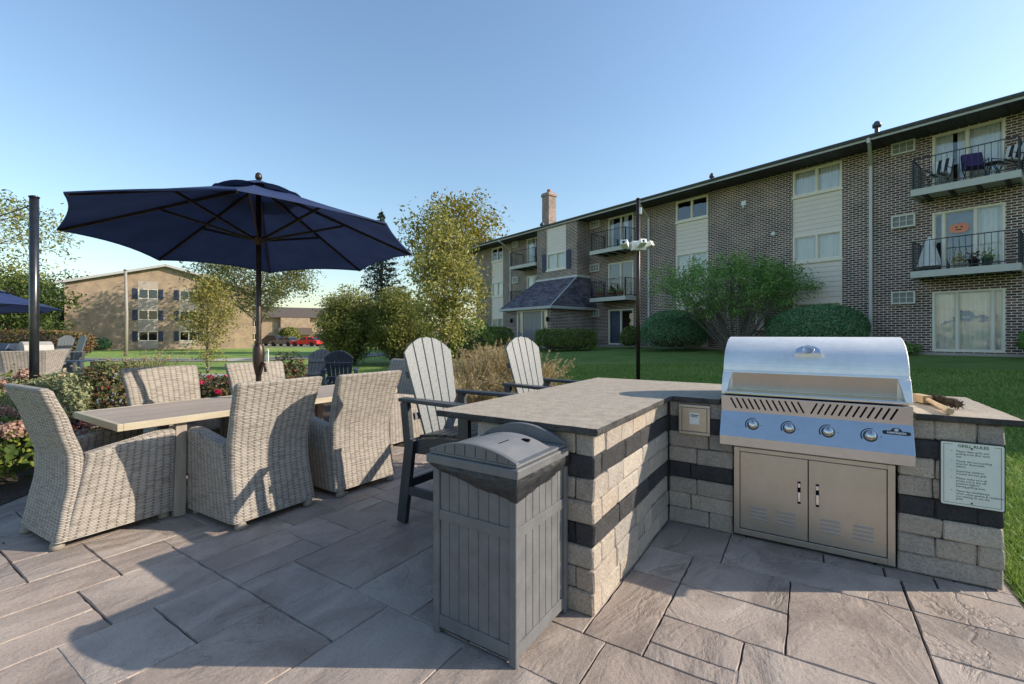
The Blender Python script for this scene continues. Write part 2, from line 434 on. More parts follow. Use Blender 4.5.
M['asphalt'] = pm('asphalt', [(.10,.10,.105),(.145,.145,.15)], 3, .9, 0, .004, 120)
M['concrete'] = pm('walk_concrete', [(.32,.29,.26),(.42,.39,.35)], 4, .85, 0, .003, 60)
M['far_patio'] = pm('far_patio_concrete', [(.27,.255,.245),(.36,.34,.325)], 5, .8, 0, .006, 20)
def lawn_mat():
    t = NT('lawn_grass'); v = t.coords('Object')
    a = t.noise(v, .55, 5); b = t.noise(v, 55, 5, .75); s_ = t.noise(t.coords('Object', (1,.25,1)), 7, 4)
    f = t.math('MULTIPLY_ADD', a, .50, t.math('MULTIPLY_ADD', b, .3, t.math('MULTIPLY', s_, .20)))
    c = t.ramp(f, [(.11,.185,.040),(.17,.27,.06),(.24,.345,.09),(.33,.39,.14)], .32, .68)
    return t.fin(c, .8, 0, t.bump(t.math('ADD', b, s_), .06), .2)
M['lawn'] = lawn_mat()
M['blade'] = leaf_mat('grass_blade', [(.11,.21,.036),(.175,.30,.058),(.25,.37,.085),(.38,.43,.16)], .3, .45, .8)
M['petal'] = pm('rose_petal', [(.55,.02,.07),(.72,.05,.13)], 20, .5)
M['red_paint'] = pm('red_car_paint', [(.55,.012,.02),(.6,.016,.026)], 4, .22, rvar=.03)
M['dark_paint'] = pm('dark_car_paint', [(.02,.022,.03),(.03,.032,.042)], 4, .22, rvar=.03)
M['gray_paint'] = pm('gray_car_paint', [(.10,.11,.125),(.13,.14,.155)], 4, .25, rvar=.03)
M['car_glass'] = pm('car_glass', [(.012,.014,.018),(.02,.022,.026)], 4, .06, rvar=.02)
M['tyre'] = pm('tyre', [(.015,.015,.015),(.03,.03,.03)], 20, .85)
M['wood'] = pm('bare_wood', [(.40,.27,.155),(.52,.37,.22)], 8, .6, stretch=(9,9,1))
M['bristle'] = pm('bristle', [(.035,.024,.015),(.12,.08,.045)], 60, .8, 0, .006, 120)
M['pumpkin'] = pm('pumpkin_paper', [(.78,.26,.15),(.85,.31,.19)], 9, .6)
M['white_cloth'] = pm('white_canvas', [(.62,.62,.60),(.74,.74,.72)], 5, .8)
M['purple'] = pm('purple_cloth', [(.035,.02,.10),(.06,.035,.15)], 9, .8)
M['terracotta'] = pm('terracotta', [(.30,.12,.06),(.38,.16,.08)], 9, .7)
M['green_pot'] = pm('green_pot', [(.05,.11,.08),(.08,.15,.11)], 9, .5)
M['tan_pole'] = pm('tan_pole', [(.24,.21,.175),(.30,.265,.225)], 9, .6)
M['flash'] = pm('white_flashing', [(.52,.52,.50),(.62,.62,.60)], 9, .5)
M['bulb'] = pm('bulb_glass', [(.35,.33,.28),(.5,.48,.42)], 9, .1)
M['stucco'] = pm('house_stucco', [(.40,.33,.28),(.46,.385,.33)], 2, .8)
M['grille'] = pm('grille_gray', [(.20,.20,.20),(.27,.27,.265)], 12, .6)
M['grill_paint'] = pm('weathered_hood', [(.26,.24,.22),(.34,.32,.30)], 6, .5, 0)
# ---------------------------------------------------------------- site frame and ground
TH = R(-33.0)
US = Vector((math.cos(TH), math.sin(TH), 0)); UT = Vector((-math.sin(TH), math.cos(TH), 0))
ORG = Vector((1.138, 3.32, 0))
def W(s, t, z=0): return ORG + US*s + UT*t + Vector((0,0,z))
BO = Vector((14.6, 14.7, 0)); BTH = math.atan2(-.785, .62)
BX = Vector((math.cos(BTH), math.sin(BTH), 0)); BY = Vector((-math.sin(BTH), math.cos(BTH), 0))
def BW(x, y, z=0): return BO + BX*x + BY*y + Vector((0,0,z))
def sst(a, b, x):
    k = np.clip((np.asarray(x, float)-a)/(b-a), 0, 1); return k*k*(3-2*k)
def gh(x, y):
    xl = (x-BO.x)*BX.x + (y-BO.y)*BX.y; yl = (x-BO.x)*BY.x + (y-BO.y)*BY.y
    h = .74*np.clip((17+yl)/17, 0, 1)*sst(-48, -30, xl)
    return h - .05 - .40*sst(14, 60, y)*sst(0, -9, x)
def gz(x, y): return float(gh(x, y))

xs = np.concatenate([np.linspace(-600,-90,10), np.linspace(-80,-22,24), np.linspace(-20,22,85), np.linspace(24,70,14), np.linspace(90,500,8)])
ys = np.concatenate([np.linspace(-300,-12,8), np.linspace(-8,40,97), np.linspace(42,100,24), np.linspace(115,900,12)])
X, Y = np.meshgrid(xs, ys); Z = gh(X, Y)
g = MB(); g.add(np.stack([X, Y, Z], -1).reshape(-1,3).tolist(), [(j*len(xs)+i, j*len(xs)+i+1, (j+1)*len(xs)+i+1, (j+1)*len(xs)+i) for j in range(len(ys)-1) for i in range(len(xs)-1)], 0, smooth=True)
tag(g.build('lawn', M['lawn']), kind='structure')

# patio slabs: the stamped ashlar pattern of the photo, (s0, s1, t0, t1) on the island's axes
TR = [(0,.42,-.47,0),(.42,.935,-.135,0),(.935,1.22,-.135,0),(1.22,1.44,-.135,0),(1.44,1.75,-.135,0),(.42,1.28,-.47,-.135),
 (0,.27,-.83,-.47),(.27,.775,-.83,-.47),(.775,1.285,-1.165,-.47),(.27,.775,-1.165,-.83),(-.0,.27,-1.5,-.83),(.27,.62,-1.39,-1.165),(.27,.62,-1.5,-1.39),
 (.62,1.285,-1.5,-1.165),(1.285,1.75,-.47,-.135),(1.285,1.75,-.83,-.47),(1.285,1.75,-1.5,-.83),
 (-.4,.11,-1.835,-1.5),(.11,.62,-1.9,-1.5),(-.75,-.4,-1.835,-1.665),(-.75,-.4,-1.665,-1.3),(-.4,0,-1.5,-1.3),(-1.16,-.75,-1.835,-1.3),(-1.72,-1.16,-1.835,-1.17),
 (-2.2,-1.72,-1.36,-1.1),(-2.2,-1.72,-1.63,-1.36),(-1.94,-1.72,-2.15,-1.63),(-2.2,-1.94,-2.15,-1.63),(-1.72,-.9,-2.15,-1.835),
 (-.9,-.4,-2.5,-1.835),(-.4,.11,-2.17,-1.835),(.11,.62,-2.5,-1.9),(-.4,.11,-2.5,-2.17),(-1.39,-.9,-2.83,-2.15),(-1.87,-1.39,-2.48,-2.15),(-1.87,-1.39,-2.83,-2.48),
 (-2.38,-1.87,-2.64,-2.15),(-2.1,-1.87,-3.0,-2.64),(-2.38,-2.1,-3.0,-2.64),(-2.71,-2.38,-2.45,-2.15),(-2.71,-2.38,-3.0,-2.45),(-2.71,-2.2,-2.15,-1.63),
 (-3.1,-2.71,-2.45,-2.1),(-3.1,-2.71,-2.76,-2.45),(-3.5,-3.1,-2.76,-2.3),(-3.5,-2.71,-3.1,-2.76)]
_occ = {}
UN = [(0,1.75,-1.5,0),(-1.16,.62,-1.835,-1.3),(-2.2,-1.16,-2.15,-1.36),(-2.71,.11,-2.5,-1.835),(-2.38,-.9,-2.83,-2.15),(-3.1,-1.87,-2.76,-2.15),(-3.5,-2.71,-2.9,-2.5),(.0,.62,-2.4,-1.5)]
CU = .17
def cells(r): return [(i, j) for i in range(round(r[0]/CU), max(round(r[1]/CU), round(r[0]/CU)+1)) for j in range(round(r[2]/CU), max(round(r[3]/CU), round(r[2]/CU)+1))]
i0, i1, j0, j1 = round(-8/CU), round(1.75/CU), round(-13/CU), round(1.5/CU)
for i in range(i0, i1+2):
    for j in range(j0-4, j1+4):
        cs, ct = (i+.5)*CU, (j+.5)*CU
        if any(a+.075 < cs < b-.075 and c+.075 < ct < d-.075 for a, b, c, d in UN): _occ[(i,j)] = True
FILL = []
sizes = [(3,2),(2,2),(4,3),(3,3),(4,2),(2,3),(5,3),(3,4),(2,4)]
rr = random.Random(5)
for j in range(j0, j1+1):
    for i in range(i0, i1+1):
        if (i,j) in _occ: continue
        for w_, h_ in rr.sample(sizes, len(sizes)) + [(2,1),(1,2),(1,1)]:
            cl = [(i+a, j+b) for a in range(w_) for b in range(h_)]
            if all(c not in _occ and c[0] <= i1 for c in cl):
                for c in cl: _occ[c] = True
                FILL.append((i*CU, (i+w_)*CU, j*CU, (j+h_)*CU)); break
FILL2 = [(1.765+i*1.02, 1.765+(i+1)*1.02, -1.7-(j+1)*.68, -1.7-j*.68) for i in range(5) for j in range(16)]  # unseen slabs added for tan reflections in the grill steel
def clip(poly, a, b, c):           # keep a*x+b*y<=c
    out = []
    for k in range(len(poly)):
        p, q = poly[k], poly[(k+1) % len(poly)]; fp = a*p[0]+b*p[1]-c; fq = a*q[0]+b*q[1]-c
        if fp <= 0: out.append(p)
        if (fp < 0 < fq) or (fq < 0 < fp):
            w_ = fp/(fp-fq); out.append((p[0]+(q[0]-p[0])*w_, p[1]+(q[1]-p[1])*w_))
    return out
LN = (-.31, -.29, .31*4.5+.29*2.6)   # the bed's edge on the left
ps = MB(); jr = random.Random(3)
for lst, zt in ((TR, 0.0), (FILL, -.003), (FILL2, -.003)):
    for a, b, c, d in lst:
        po = clip([(a,c),(b,c),(b,d),(a,d)], *LN); po = clip(po, 1, 0, 7 if lst is FILL2 else 1.75); po = clip(po, 0, 1, 1.45)
        if len(po) < 3: continue
        cx = sum(p[0] for p in po)/len(po); cy = sum(p[1] for p in po)/len(po)
        ring = []
        for k in range(len(po)):
            p, q = po[k], po[(k+1) % len(po)]; L = math.hypot(q[0]-p[0], q[1]-p[1]); n = max(1, int(L/.06))
            for m_ in range(n):
                w_ = m_/n; ring.append((p[0]+(q[0]-p[0])*w_, p[1]+(q[1]-p[1])*w_))
        def ins(p, dd):
            x = p[0] + (dd if p[0] < cx else -dd)*min(1, abs(p[0]-cx)/(.02)); y = p[1] + (dd if p[1] < cy else -dd)*min(1, abs(p[1]-cy)/.02)
            return x, y
        def near_edge_ins(p, dd):
            # inset towards the centre only across the sides the point lies on
            x, y = p
            if abs(p[0]-a) < 1e-6: x += dd
            elif abs(p[0]-b) < 1e-6: x -= dd
            if abs(p[1]-c) < 1e-6: y += dd
            elif abs(p[1]-d) < 1e-6: y -= dd
            return x, y
        lo = []; hi = []
        for p in ring:
            w_ = jr.uniform(-.0022, .0022)
            x, y = near_edge_ins(p, .0025+w_*.6); lo.append((x, y, -.010))
            x, y = near_edge_ins(p, .0065+w_+jr.uniform(-.002,.002)); hi.append((x, y, zt+jr.uniform(-.0008,.0008)))
        n = len(lo)
        ps.add(lo+hi, [(k, (k+1) % n, n+(k+1) % n, n+k) for k in range(n)] + [tuple(range(n, 2*n))])
po = ps.build('patio_slabs', M['patio']); tag(po, kind='structure'); po.location = ORG; po.rotation_euler = (0,0,TH)
pb = MB(); q = clip(clip(clip([(-8,-13.2),(1.85,-13.2),(1.85,1.5),(-8,1.5)], *LN), 1,0,1.765), 0,1,1.46)
pb.prism(q, -.20, -.0125, 'z')
pb.box(1.766,6.9,-13.1,-1.69,-.2,-.0125)
po = pb.build('patio_base', M['joint']); tag(po, kind='structure'); po.location = ORG; po.rotation_euler = (0,0,TH)

# ---------------------------------------------------------------- outdoor kitchen counter
kit = thing('outdoor_kitchen', 'L-shaped outdoor kitchen counter of tumbled gray stone with charcoal bands and stone top', 'counter', ORG, TH)
CH = .875/8; sr = random.Random(21)
def course_lengths(total, start):
    out = []; x = 0
    if start: out.append(start); x = start
    while total - x > .001:
        L = sr.choice([.15,.19,.23,.27,.31,.35])
        if total - x - L < .13: L = total - x
        if total - x <= .36 and total - x > .13 and sr.random() < .6: L = total-x
        out.append(min(L, total-x)); x += out[-1]
    return out
random.seed(4)
st = MB()
DARK = (3, 6)
G0, G1 = .43, 1.29
for k in range(8):
    z0, z1 = k*CH+.0015, (k+1)*CH-.0015; mt = 1 if k in DARK else 0
    # near end of the leg (s -0.70..0 at t=-1.37), long face (s=0), grill wall front (t=0), right end (s=1.72)
    a = k % 2 == 0
    x = 0.0
    for L in course_lengths(.70 if a else .60, .0):
        off = sr.uniform(-.004,.004)
        s1 = (0 if a else -.10) - x; st.block(s1-L+.0015, s1-.0015, -1.37+off, -1.27, z0, z1, .0065, .005, mt); x += L
    y = -1.27 if a else -1.37
    tot = 0.10 - y if not a else .10 - y
    tot = -y - .002
    for L in course_lengths(tot, 0):
        off = sr.uniform(-.004,.004)
        st.block(-.10, off, y+.0015, y+L-.0015, z0, z1, .0065, .005, mt); y += L
    # outer face of the leg under the overhang
    y = -1.27
    for L in course_lengths(2.15, 0):
        st.block(-.70, -.60, y+.0015, y+L-.0015, z0, z1, .0065, .005, mt); y += L
    # grill wall
    x = .006
    for L in course_lengths(G0-x, 0):
        off = sr.uniform(-.004,.004); st.block(x+.0015, x+L-.0015, off, .10, z0, z1, .0065, .005, mt); x += L
    x = G1
    for L in course_lengths((1.72 if a else 1.62)-G1, .0 if a else .16):
        off = sr.uniform(-.004,.004); st.block(x+.0015, x+L-.0015, off, .10, z0, z1, .0065, .005, mt); x += L
    y = 0.10 if a else .0
    for L in course_lengths(.86-y, .0):
        st.block(1.62, 1.72+sr.uniform(-.004,.004), y+.0015, y+L-.0015, z0, z1, .0065, .005, mt); y += L
    x = -.70
    for L in course_lengths(2.42, .2 if a else 0):
        st.block(x+.0015, x+L-.0015, .86, .96, z0, z1, .0065, .005, mt); x += L
st.build('stone_wall', [M['stone'], M['dark_stone']], kit)
co = MB(); co.box(-.68, -.02, -1.35, .90, 0, .872); co.box(-.02, G0-.02, .02, .90, 0, .872); co.box(G1+.02, 1.70, .02, .90, 0, .872); co.box(G0-.02, G1+.02, .60, .90, 0, .872)
co.build('wall_core', M['mortar'], kit)
ct = MB()
CT = [(-.965,-1.415),(.035,-1.415),(.035,-.035),(.352,-.035),(.352,.585),(1.362,.585),(1.362,-.035),(1.79,-.035),(1.79,1.03),(-.965,1.03)]
def rough_edge(poly, step=.05, jit=.0035):
    out = []
    for k in range(len(poly)):
        p, q = poly[k], poly[(k+1) % len(poly)]; L = math.hypot(q[0]-p[0], q[1]-p[1]); n = max(1, int(L/step))
        for i in range(n):
            w_ = i/n; out.append((p[0]+(q[0]-p[0])*w_ + (sr.uniform(-jit,jit) if i else 0), p[1]+(q[1]-p[1])*w_ + (sr.uniform(-jit,jit) if i else 0)))
    return out
CTR = rough_edge(CT); n = len(CTR)
def inset(poly, d):
    out = []
    for k in range(len(poly)):
        a, b, c = poly[k-1], poly[k], poly[(k+1) % len(poly)]
        e1 = Vector((b[0]-a[0], b[1]-a[1])).normalized(); e2 = Vector((c[0]-b[0], c[1]-b[1])).normalized()
        nn = (Vector((-e1.y, e1.x)) + Vector((-e2.y, e2.x)));  nn = nn.normalized() if nn.length > 1e-6 else Vector((-e1.y, e1.x))
        out.append((b[0]+nn.x*d, b[1]+nn.y*d))
    return out
ti = inset(CTR, .004)
lays = [(inset(CTR,.006), .876), (CTR, .884), ([(p[0]+sr.uniform(-.003,.003), p[1]+sr.uniform(-.003,.003)) for p in CTR], .897), (CTR, .906), (ti, .911)]
vs = [(p[0], p[1], z) for l_, z in lays for p in l_]
for li in range(len(lays)-1):
    pass
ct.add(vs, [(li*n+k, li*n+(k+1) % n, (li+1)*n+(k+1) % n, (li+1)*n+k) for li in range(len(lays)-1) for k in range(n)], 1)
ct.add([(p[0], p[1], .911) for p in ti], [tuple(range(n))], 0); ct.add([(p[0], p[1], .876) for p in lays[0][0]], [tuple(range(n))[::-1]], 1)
ct.build('countertop', [M['slab_top'], M['slab_edge']], kit)

# stainless outlet box set into the wall left of the grill
ob = thing('outlet_cover', 'small square stainless outlet cover with a paper sticker on the stone wall', 'outlet cover', W(.183, -.006, .752), TH)
m = MB(); m.box(-.105,.105,-.014,.012,-.105,-.085); m.box(-.105,.105,-.014,.012,.085,.105); m.box(-.105,-.085,-.014,.012,-.085,.085); m.box(.085,.105,-.014,.012,-.085,.085)
m.build('frame', M['door_steel'], ob, .003)
m = MB(); m.box(-.083,.083,-.008,.01,-.083,.083); m.build('door', M['door_steel'], ob, .002)
m = MB(); m.box(-.030,.035,-.010,-.0083,-.03,.05); stk = m.build('sticker', M['white_paint'], ob)
m = MB(); m.box(-.024,.029,-.0108,-.0102,.030,.037); m.box(-.018,.024,-.0108,-.0102,.020,.025); m.build('printed_line', M['ink'], stk)

# ---------------------------------------------------------------- built-in grill
GX = .857
gr = thing('gas_grill', 'stainless built-in gas grill with closed hood and four knobs set in the stone counter', 'grill', W(GX, 0, 0), TH)
HW = .493
m = MB(); m.box(-HW+.01, HW-.01, -.02, .57, .66, .944); m.build('firebox', M['steel'], gr)
dome = [(.045,1.112)]
def arc(c0, c1, p0, p1, n=14):   # cubic through control points
    out = []
    for i in range(1, n+1):
        t = i/n; u_ = 1-t
        out.append(tuple(u_**3*p0[j]+3*u_*u_*t*c0[j]+3*u_*t*t*c1[j]+t**3*p1[j] for j in (0,1)))
    return out
dome += arc((.07,1.24),(.20,1.318),(.045,1.112),(.36,1.335), 16)
dome += arc((.47,1.345),(.56,1.30),(.36,1.335),(.575,1.10), 10)
dome += [(.575,.955)]
hood = MB()
front_mid = [(-.035,.953),(-.038,.972),(.052,.982),(.036,1.098)]
front_end = [(-.035,.953),(-.038,.972),(-.022,1.015),(.02,1.085)]
hood.prism([(.055,.953),(.055,.984),(.036,1.098)] + dome, -HW, HW, 'x')
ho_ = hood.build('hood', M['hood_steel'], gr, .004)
for sx in (-1, 1):
    m = MB(); w0, w1 = .030, .056
    pr = [(-.035,.953,w0),(-.038,.972,w0),(-.014,1.03,w0+.012),(.022,1.088,w1),(.034,1.097,w1),(.053,.985,w0+.006),(.053,.953,w0)]
    vs = [(sx*(HW+.0006), y, z) for y, z, w_ in pr] + [(sx*(HW-w_), y, z) for y, z, w_ in pr]; n_ = len(pr)
    m.add(vs, [tuple(range(n_)), tuple(range(n_, 2*n_))[::-1]] + [(k, n_+k, n_+(k+1) % n_, (k+1) % n_) for k in range(n_)]); m.build('hood_cheek', M['hood_steel'], ho_, .002)
m = MB(); m.prism([(-.035,.953),(-.038,.972),(.0535,.983),(.0535,.953)], -HW+.031, HW-.031, 'x'); m.build('handle_ledge', M['steel_panel'], ho_, .003)
m = MB(); m.box(-HW+.02, HW-.02, -.045, -.037, .956, .969); m.build('hood_lip', M['chrome'], gr, .003)
m = MB(); m.add([(-.395+.79*i, y, z) for (y, z) in ((.0515,.986),(.0335,1.096)) for i in (0,1)], [(0,1,3,2)])
m.xf(Matrix.Scale(1.1,4,Vector((1,0,0)))); m.build('handle_recess', M['door_steel'], gr)
# thermometer housing on the dome
Mt = Matrix.Translation((0,.100,1.243)) @ Matrix.Rotation(R(-42),4,'X')
m = MB(); m.prism([(-.075,-.028),(.075,-.028),(.066,.012),(.035,.036),(-.035,.036),(-.066,.012)], -.016,.03,'y'); m.xf(Mt); th_ = m.build('thermometer', M['chrome'], gr, .006)
m = MB(); m.lathe([(.001,0),(.030,0),(.032,.004),(.034,.0),(.034,-.004)], 24, (0,-.017,.003), 0, Matrix.Rotation(R(90),3,'X')); m.xf(Mt); m.build('dial', M['steel'], th_)
# control panel
pp = [(-.052,.945),(-.044,.842),(-.118,.688),(-.1175,.628),(-.10,.622),(-.02,.622),(-.02,.945)]
m = MB(); m.prism(pp, -HW, HW, 'x'); pan = m.build('control_panel', M['steel_panel'], gr, .002)
def on_strip(x, f):          # point on the vent strip: f 0 bottom .. 1 top
    return Vector((x, -.044-.008*f-.0022, .842+.103*f))
m = MB()
for i in range(24):
    lf = i < 12
    xc = (-.418 + i*.0345) if lf else (.030 + (i-12)*.0345)
    a, b = (.22,.86); dx = .016 if lf else -.016
    m.bar(on_strip(xc+dx, a), on_strip(xc-dx, b), .009, .003, 0, (0,1,0))
m.build('vent_slot', M['hole'], pan)
pn = Vector((0, -(.842-.688), -.07)).normalized()    # outward normal of the sloped fascia
pn = Vector((0, -.154, .074)).normalized()
def on_fascia(x, f): return Vector((x, -.118+.074*f, .688+.154*f))
Mk = Matrix(((1,0,0),(0, pn.z, pn.y),(0, -pn.y, pn.z))).to_4x4()   # local z -> pn
Mk = pn.to_track_quat('Z', 'Y').to_matrix()
for i, x in enumerate((-.30,-.10,.10,.30)):
    c = on_fascia(x, .52)
    m = MB(); m.lathe([(.034,.0005),(.034,.004),(.029,.0045)], 28, c, 0, Mk); m.lathe([(.0285,.004),(.0285,.010),(.026,.012),(.0245,.034),(.021,.038),(.001,.038)], 28, c, 1, Mk)
    kn = m.build('knob', [M['black'], M['steel_panel']], gr)
    m = MB(); m.bar(c+pn*.0385+Vector((0,0,.004)), c+pn*.0385+Vector((0,-.005,.019)), .003, .002, 0, pn); m.build('pointer', M['black'], kn)
    m = MB()
    for q_ in range(-14, 1):
        t0 = R(200+q_*9); t1 = t0+R(9)
        e1 = Vector((1,0,0)); e2 = pn.cross(e1)
        rw = .0020+.0016*(q_+14)/14
        m.bar(c+(e1*math.cos(t0)-e2*math.sin(t0)*-1)*.043+pn*.0012, c+(e1*math.cos(t1)-e2*math.sin(t1)*-1)*.043+pn*.0012, rw*2, .001, 0, pn)
    m.bar(c+Vector((.046,0,0))+pn*.001, c+Vector((.051,0,0))+pn*.001, .005, .001, 0, pn)
    m.build('dial_mark', M['black'], pan)
# maker's plate
c = on_fascia(.418, .70); Mb = Matrix.Translation(c + pn*.0012) @ Matrix(((1,0,0),(0,pn.z*-1*-1,pn.y),(0,-pn.y,pn.z))).to_4x4()
e1 = Vector((1,0,0)); e2 = pn.cross(e1).normalized()
Mb = Matrix(((e1.x,e2.x,pn.x,c.x+pn.x*.0012),(e1.y,e2.y,pn.y,c.y+pn.y*.0012),(e1.z,e2.z,pn.z,c.z+pn.z*.0012),(0,0,0,1)))
m = MB(); cap = [(.052+.011*math.cos(a), .011*math.sin(a)) for a in np.linspace(-PI/2,PI/2,8)] + [(.030,.011)] + [(.026*math.cos(a), .008+.022*math.sin(a)) for a in np.linspace(.15,PI-.15,12)] + [(-.030,.011)] + [(-.052+.011*math.cos(a), .011*math.sin(a)) for a in np.linspace(PI/2,1.5*PI,8)]
m.prism(cap, -.001, .0008, 'z'); m.xf(Mb); bd = m.build('badge', M['black'], gr)
text_obj('lettering', 'NAPOLEON', .0155, M['white_paint'], bd, Mb @ Matrix.Translation((0,-.0056,.0012)), 'CENTER', bold=.0004)
m = MB(); m.lathe([(.011,.0012),(.007,.0012)], 16, (0,.017,0)); m.bar((-.008,.016,.0013),(.009,.018,.0013),.004,.0003,0,(0,0,1)); m.xf(Mb); m.build('emblem', M['white_paint'], bd)

# access doors below
ad = thing('access_door_unit', 'stainless double access doors with louvres set in stone below the grill', 'cabinet doors', W(GX, 0, 0), TH)
FW = .42
m = MB(); m.box(-FW,-FW+.035,-.016,.02,.018,.60); m.box(FW-.035,FW,-.016,.02,.018,.60); m.box(-FW+.035,FW-.035,-.016,.02,.572,.60); m.box(-FW+.035,FW-.035,-.016,.02,.018,.055)
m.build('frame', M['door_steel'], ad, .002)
m = MB(); m.box(-FW+.03,FW-.03,.006,.3,.04,.58); m.build('cabinet_interior', M['hole'], ad)
for sg in (-1, 1):
    m = MB(); x0, x1 = (-FW+.038, -.0025) if sg < 0 else (.0025, FW-.038)
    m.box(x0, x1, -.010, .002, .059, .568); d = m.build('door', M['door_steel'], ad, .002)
    m = MB(); hx = sg*.048
    m.box(hx-.0085,hx+.0085,-.0135,-.0102,.285,.425); m.build('handle_recess', M['hole'], d, .001)
    m = MB(); m.box(hx-.0075,hx+.0075,-.020,-.013,.30,.36); m.box(hx-.0075,hx+.0075,-.017,-.013,.388,.415); m.build('handle', M['chrome'], d, .002)
    for xc in ((.115,.275) if sg > 0 else (-.272,-.116)):
        m = MB()
        for q_ in range(4):
            z = .133 + q_*.024
            m.prism([(-.0098,z+.011),(-.0145,z+.006),(-.0135,z+.001),(-.0098,z)], xc-.05, xc+.05, 'x')
        m.build('louvre', M['door_steel'], d, .0015)

# rules sign
sg_ = thing('rules_sign', 'small pale grill rules sign with dark border bolted to the stone wall', 'sign', W(1.592, -.012, .597), TH)
m = MB(); rc = [(sx*(.127-.008)+.008*math.cos(a), sz*(.175-.008)+.008*math.sin(a)) for sx, sz, a0 in ((1,1,0),(-1,1,90),(-1,-1,180),(1,-1,270)) for a in (R(a0), R(a0+45), R(a0+90))]
m.prism(rc, -.004, .006, 'y'); m.build('backing', M['black'], sg_)
m = MB(); m.prism([(p[0]*.963, p[1]*.972) for p in rc], -.0062, -.0042, 'y'); pl = m.build('plate', M['sign_face'], sg_)
m = MB()
for x0, x1, z0, z1 in ((-.112,-.110,-.160,.160),(.110,.112,-.160,.160),(-.110,.110,-.160,-.158),(-.110,-.075,.158,.160),(.085,.110,.158,.160)): m.box(x0,x1,-.0068,-.0063,z0,z1)
m.build('border_line', M['sign_green'], pl)
Mx = Matrix.Translation((0,-.0066,0)) @ Matrix.Rotation(R(90),4,'X')
text_obj('heading', 'GRILL RULES', .0215, M['sign_green'], pl, Mx @ Matrix.Translation((.005,.146,0)), 'CENTER', bold=.0004)
paras = [('Please clean grills and\ngrilling area after each\nuse.', 3), ('Check the surrounding\narea for flammable\ndebris.', 3), ('Supervise children\naround the hot grill.', 2), ('Please make sure all\nknobs are in the off\nposition before\nleaving grilling area.', 4), ('Please be considerate\nwhen other guests & residents\nare waiting to use the\ngrills.', 4)]
z = .119
for tx, nl in paras:
    text_obj('rule_text', tx, .0147, M['ink'], pl, Mx @ Matrix.Translation((-.062,z,0)), spacing=.98)
    text_obj('bullet', '•', .016, M['ink'], pl, Mx @ Matrix.Translation((-.082,z,0)))
    z -= nl*.0147+.0095
for z in (.142,-.150):
    m = MB(); m.lathe([(.0045,.0),(.004,.003),(.001,.0035)], 10, (0,-.0065,z), 0, Matrix.Rotation(R(90),3,'X')); m.build('bolt', M['black'], sg_)

# brush and scraper lying on the counter right of the grill
br = thing('grill_brush', 'grill brush with dark bristles and bare wooden handle lying on the countertop', 'brush', W(1.47,.21,.912), TH)
m = MB(); m.tube([(.015,.26,.034),(.026,.0,.026),(.036,-.21,.020),(.037,-.228,.020)], [.011,.014,.0195,.017], 10); m.build('handle', M['wood'], br)
m = MB(); m.bar((-.02,.335,.03),(.018,.215,.03),.05,.05); m.build('brush_head', M['wood'], br, .003)
m = MB(); rb = random.Random(8)
for i in range(900):
    f = rb.random(); a = rb.uniform(0, 2*PI); p = Vector((.05+.075*f, .33-.30*f, .032)); d = Vector((math.cos(a), rb.uniform(-.5,.5), math.sin(a))).normalized()
    L = rb.uniform(.018,.034)
    q0 = p + d*.004; q1 = p + d*L
    if q1.z < .001: q1.z = .001
    m.bar(q0, q1, .0022, .0022)
m.tube([(.05,.335,.032),(.126,.025,.032)], .016, 8); m.build('bristles', M['bristle'], br)

# ---------------------------------------------------------------- litter bin
bn = thing('trash_bin', 'gray resin outdoor trash bin with arched lid and black liner against the counter end', 'trash bin', W(-.355, -1.622, 0), TH)
bw, bd_ = .225, .238
m = MB()
for sx in (-1,1):
    for sy in (-1,1):
        m.box(*sorted((sx*bw, sx*(bw-.036))), *sorted((sy*bd_, sy*(bd_-.036))), 0, .79)
m.build('corner_posts', M['can'], bn, .006)
def panel(wid, z0, z1, n, M_):
    m_ = MB(); w_ = 2*wid/n
    for i in range(n):
        x0 = -wid + i*w_
        m_.prism([(x0,0),(x0+.004,-.004),(x0+w_-.004,-.004),(x0+w_,0),(x0+w_,.010),(x0,.010)], z0, z1, 'z')
    return m_.xf(M_)
for i, (wid, dep) in enumerate(((bw-.036, bd_), (bd_-.036, bw), (bw-.036, bd_), (bd_-.036, bw))):
    Mr = Matrix.Rotation(i*PI/2, 4, 'Z') @ Matrix.Translation((0, -dep+.014, 0))
    m = panel(wid, .085, .765, 7, Mr)
    f = len(m.v)
    m.box(-wid,wid,-.010,.012,.03,.086); m.box(-wid,wid,-.010,.012,.515,.562); m.xf(Mr, f)
    m.build('side_panel', M['can'], bn, .002)
lid = MB()
RW, RD = bw+.022, bd_+.022
arc_ = lambda x, h: h*(1-(x/RW)**2)
def rim(z0, z1, w_, d_): lid.box(-w_,w_,-d_,d_,z0,z1)
RB = .203
lid.box(-RW,RW,-RD,RB,.772,.812)
lid.box(-RW+.012,RW-.012,-RD+.012,RB-.008,.812,.826)
lo_ = lid.build('lid_rim', M['can'], bn, .006)
m = MB()
xs_ = np.linspace(-RW+.012, RW-.012, 25)
for y0, y1 in ((-RD+.010,-RD+.034),(RB-.03,RB-.004)):
    pk = .050 if y0 < 0 else .070
    m.prism([(-RW+.012,.826)]+[(x, .834+pk*(1-(x/(RW-.012))**2)) for x in xs_]+[(RW-.012,.826)], y0, y1, 'y')
m.build('lid_arch', M['can'], bn, .003)
m = MB()
for x in np.linspace(-RW+.05, RW-.05, 8):
    m.box(x-.0014,x+.0014,-RD+.0085,-RD+.0105,.832,.834+.046*(1-(x/(RW-.012))**2)-.004)
m.build('lid_groove', M['black'], bn)
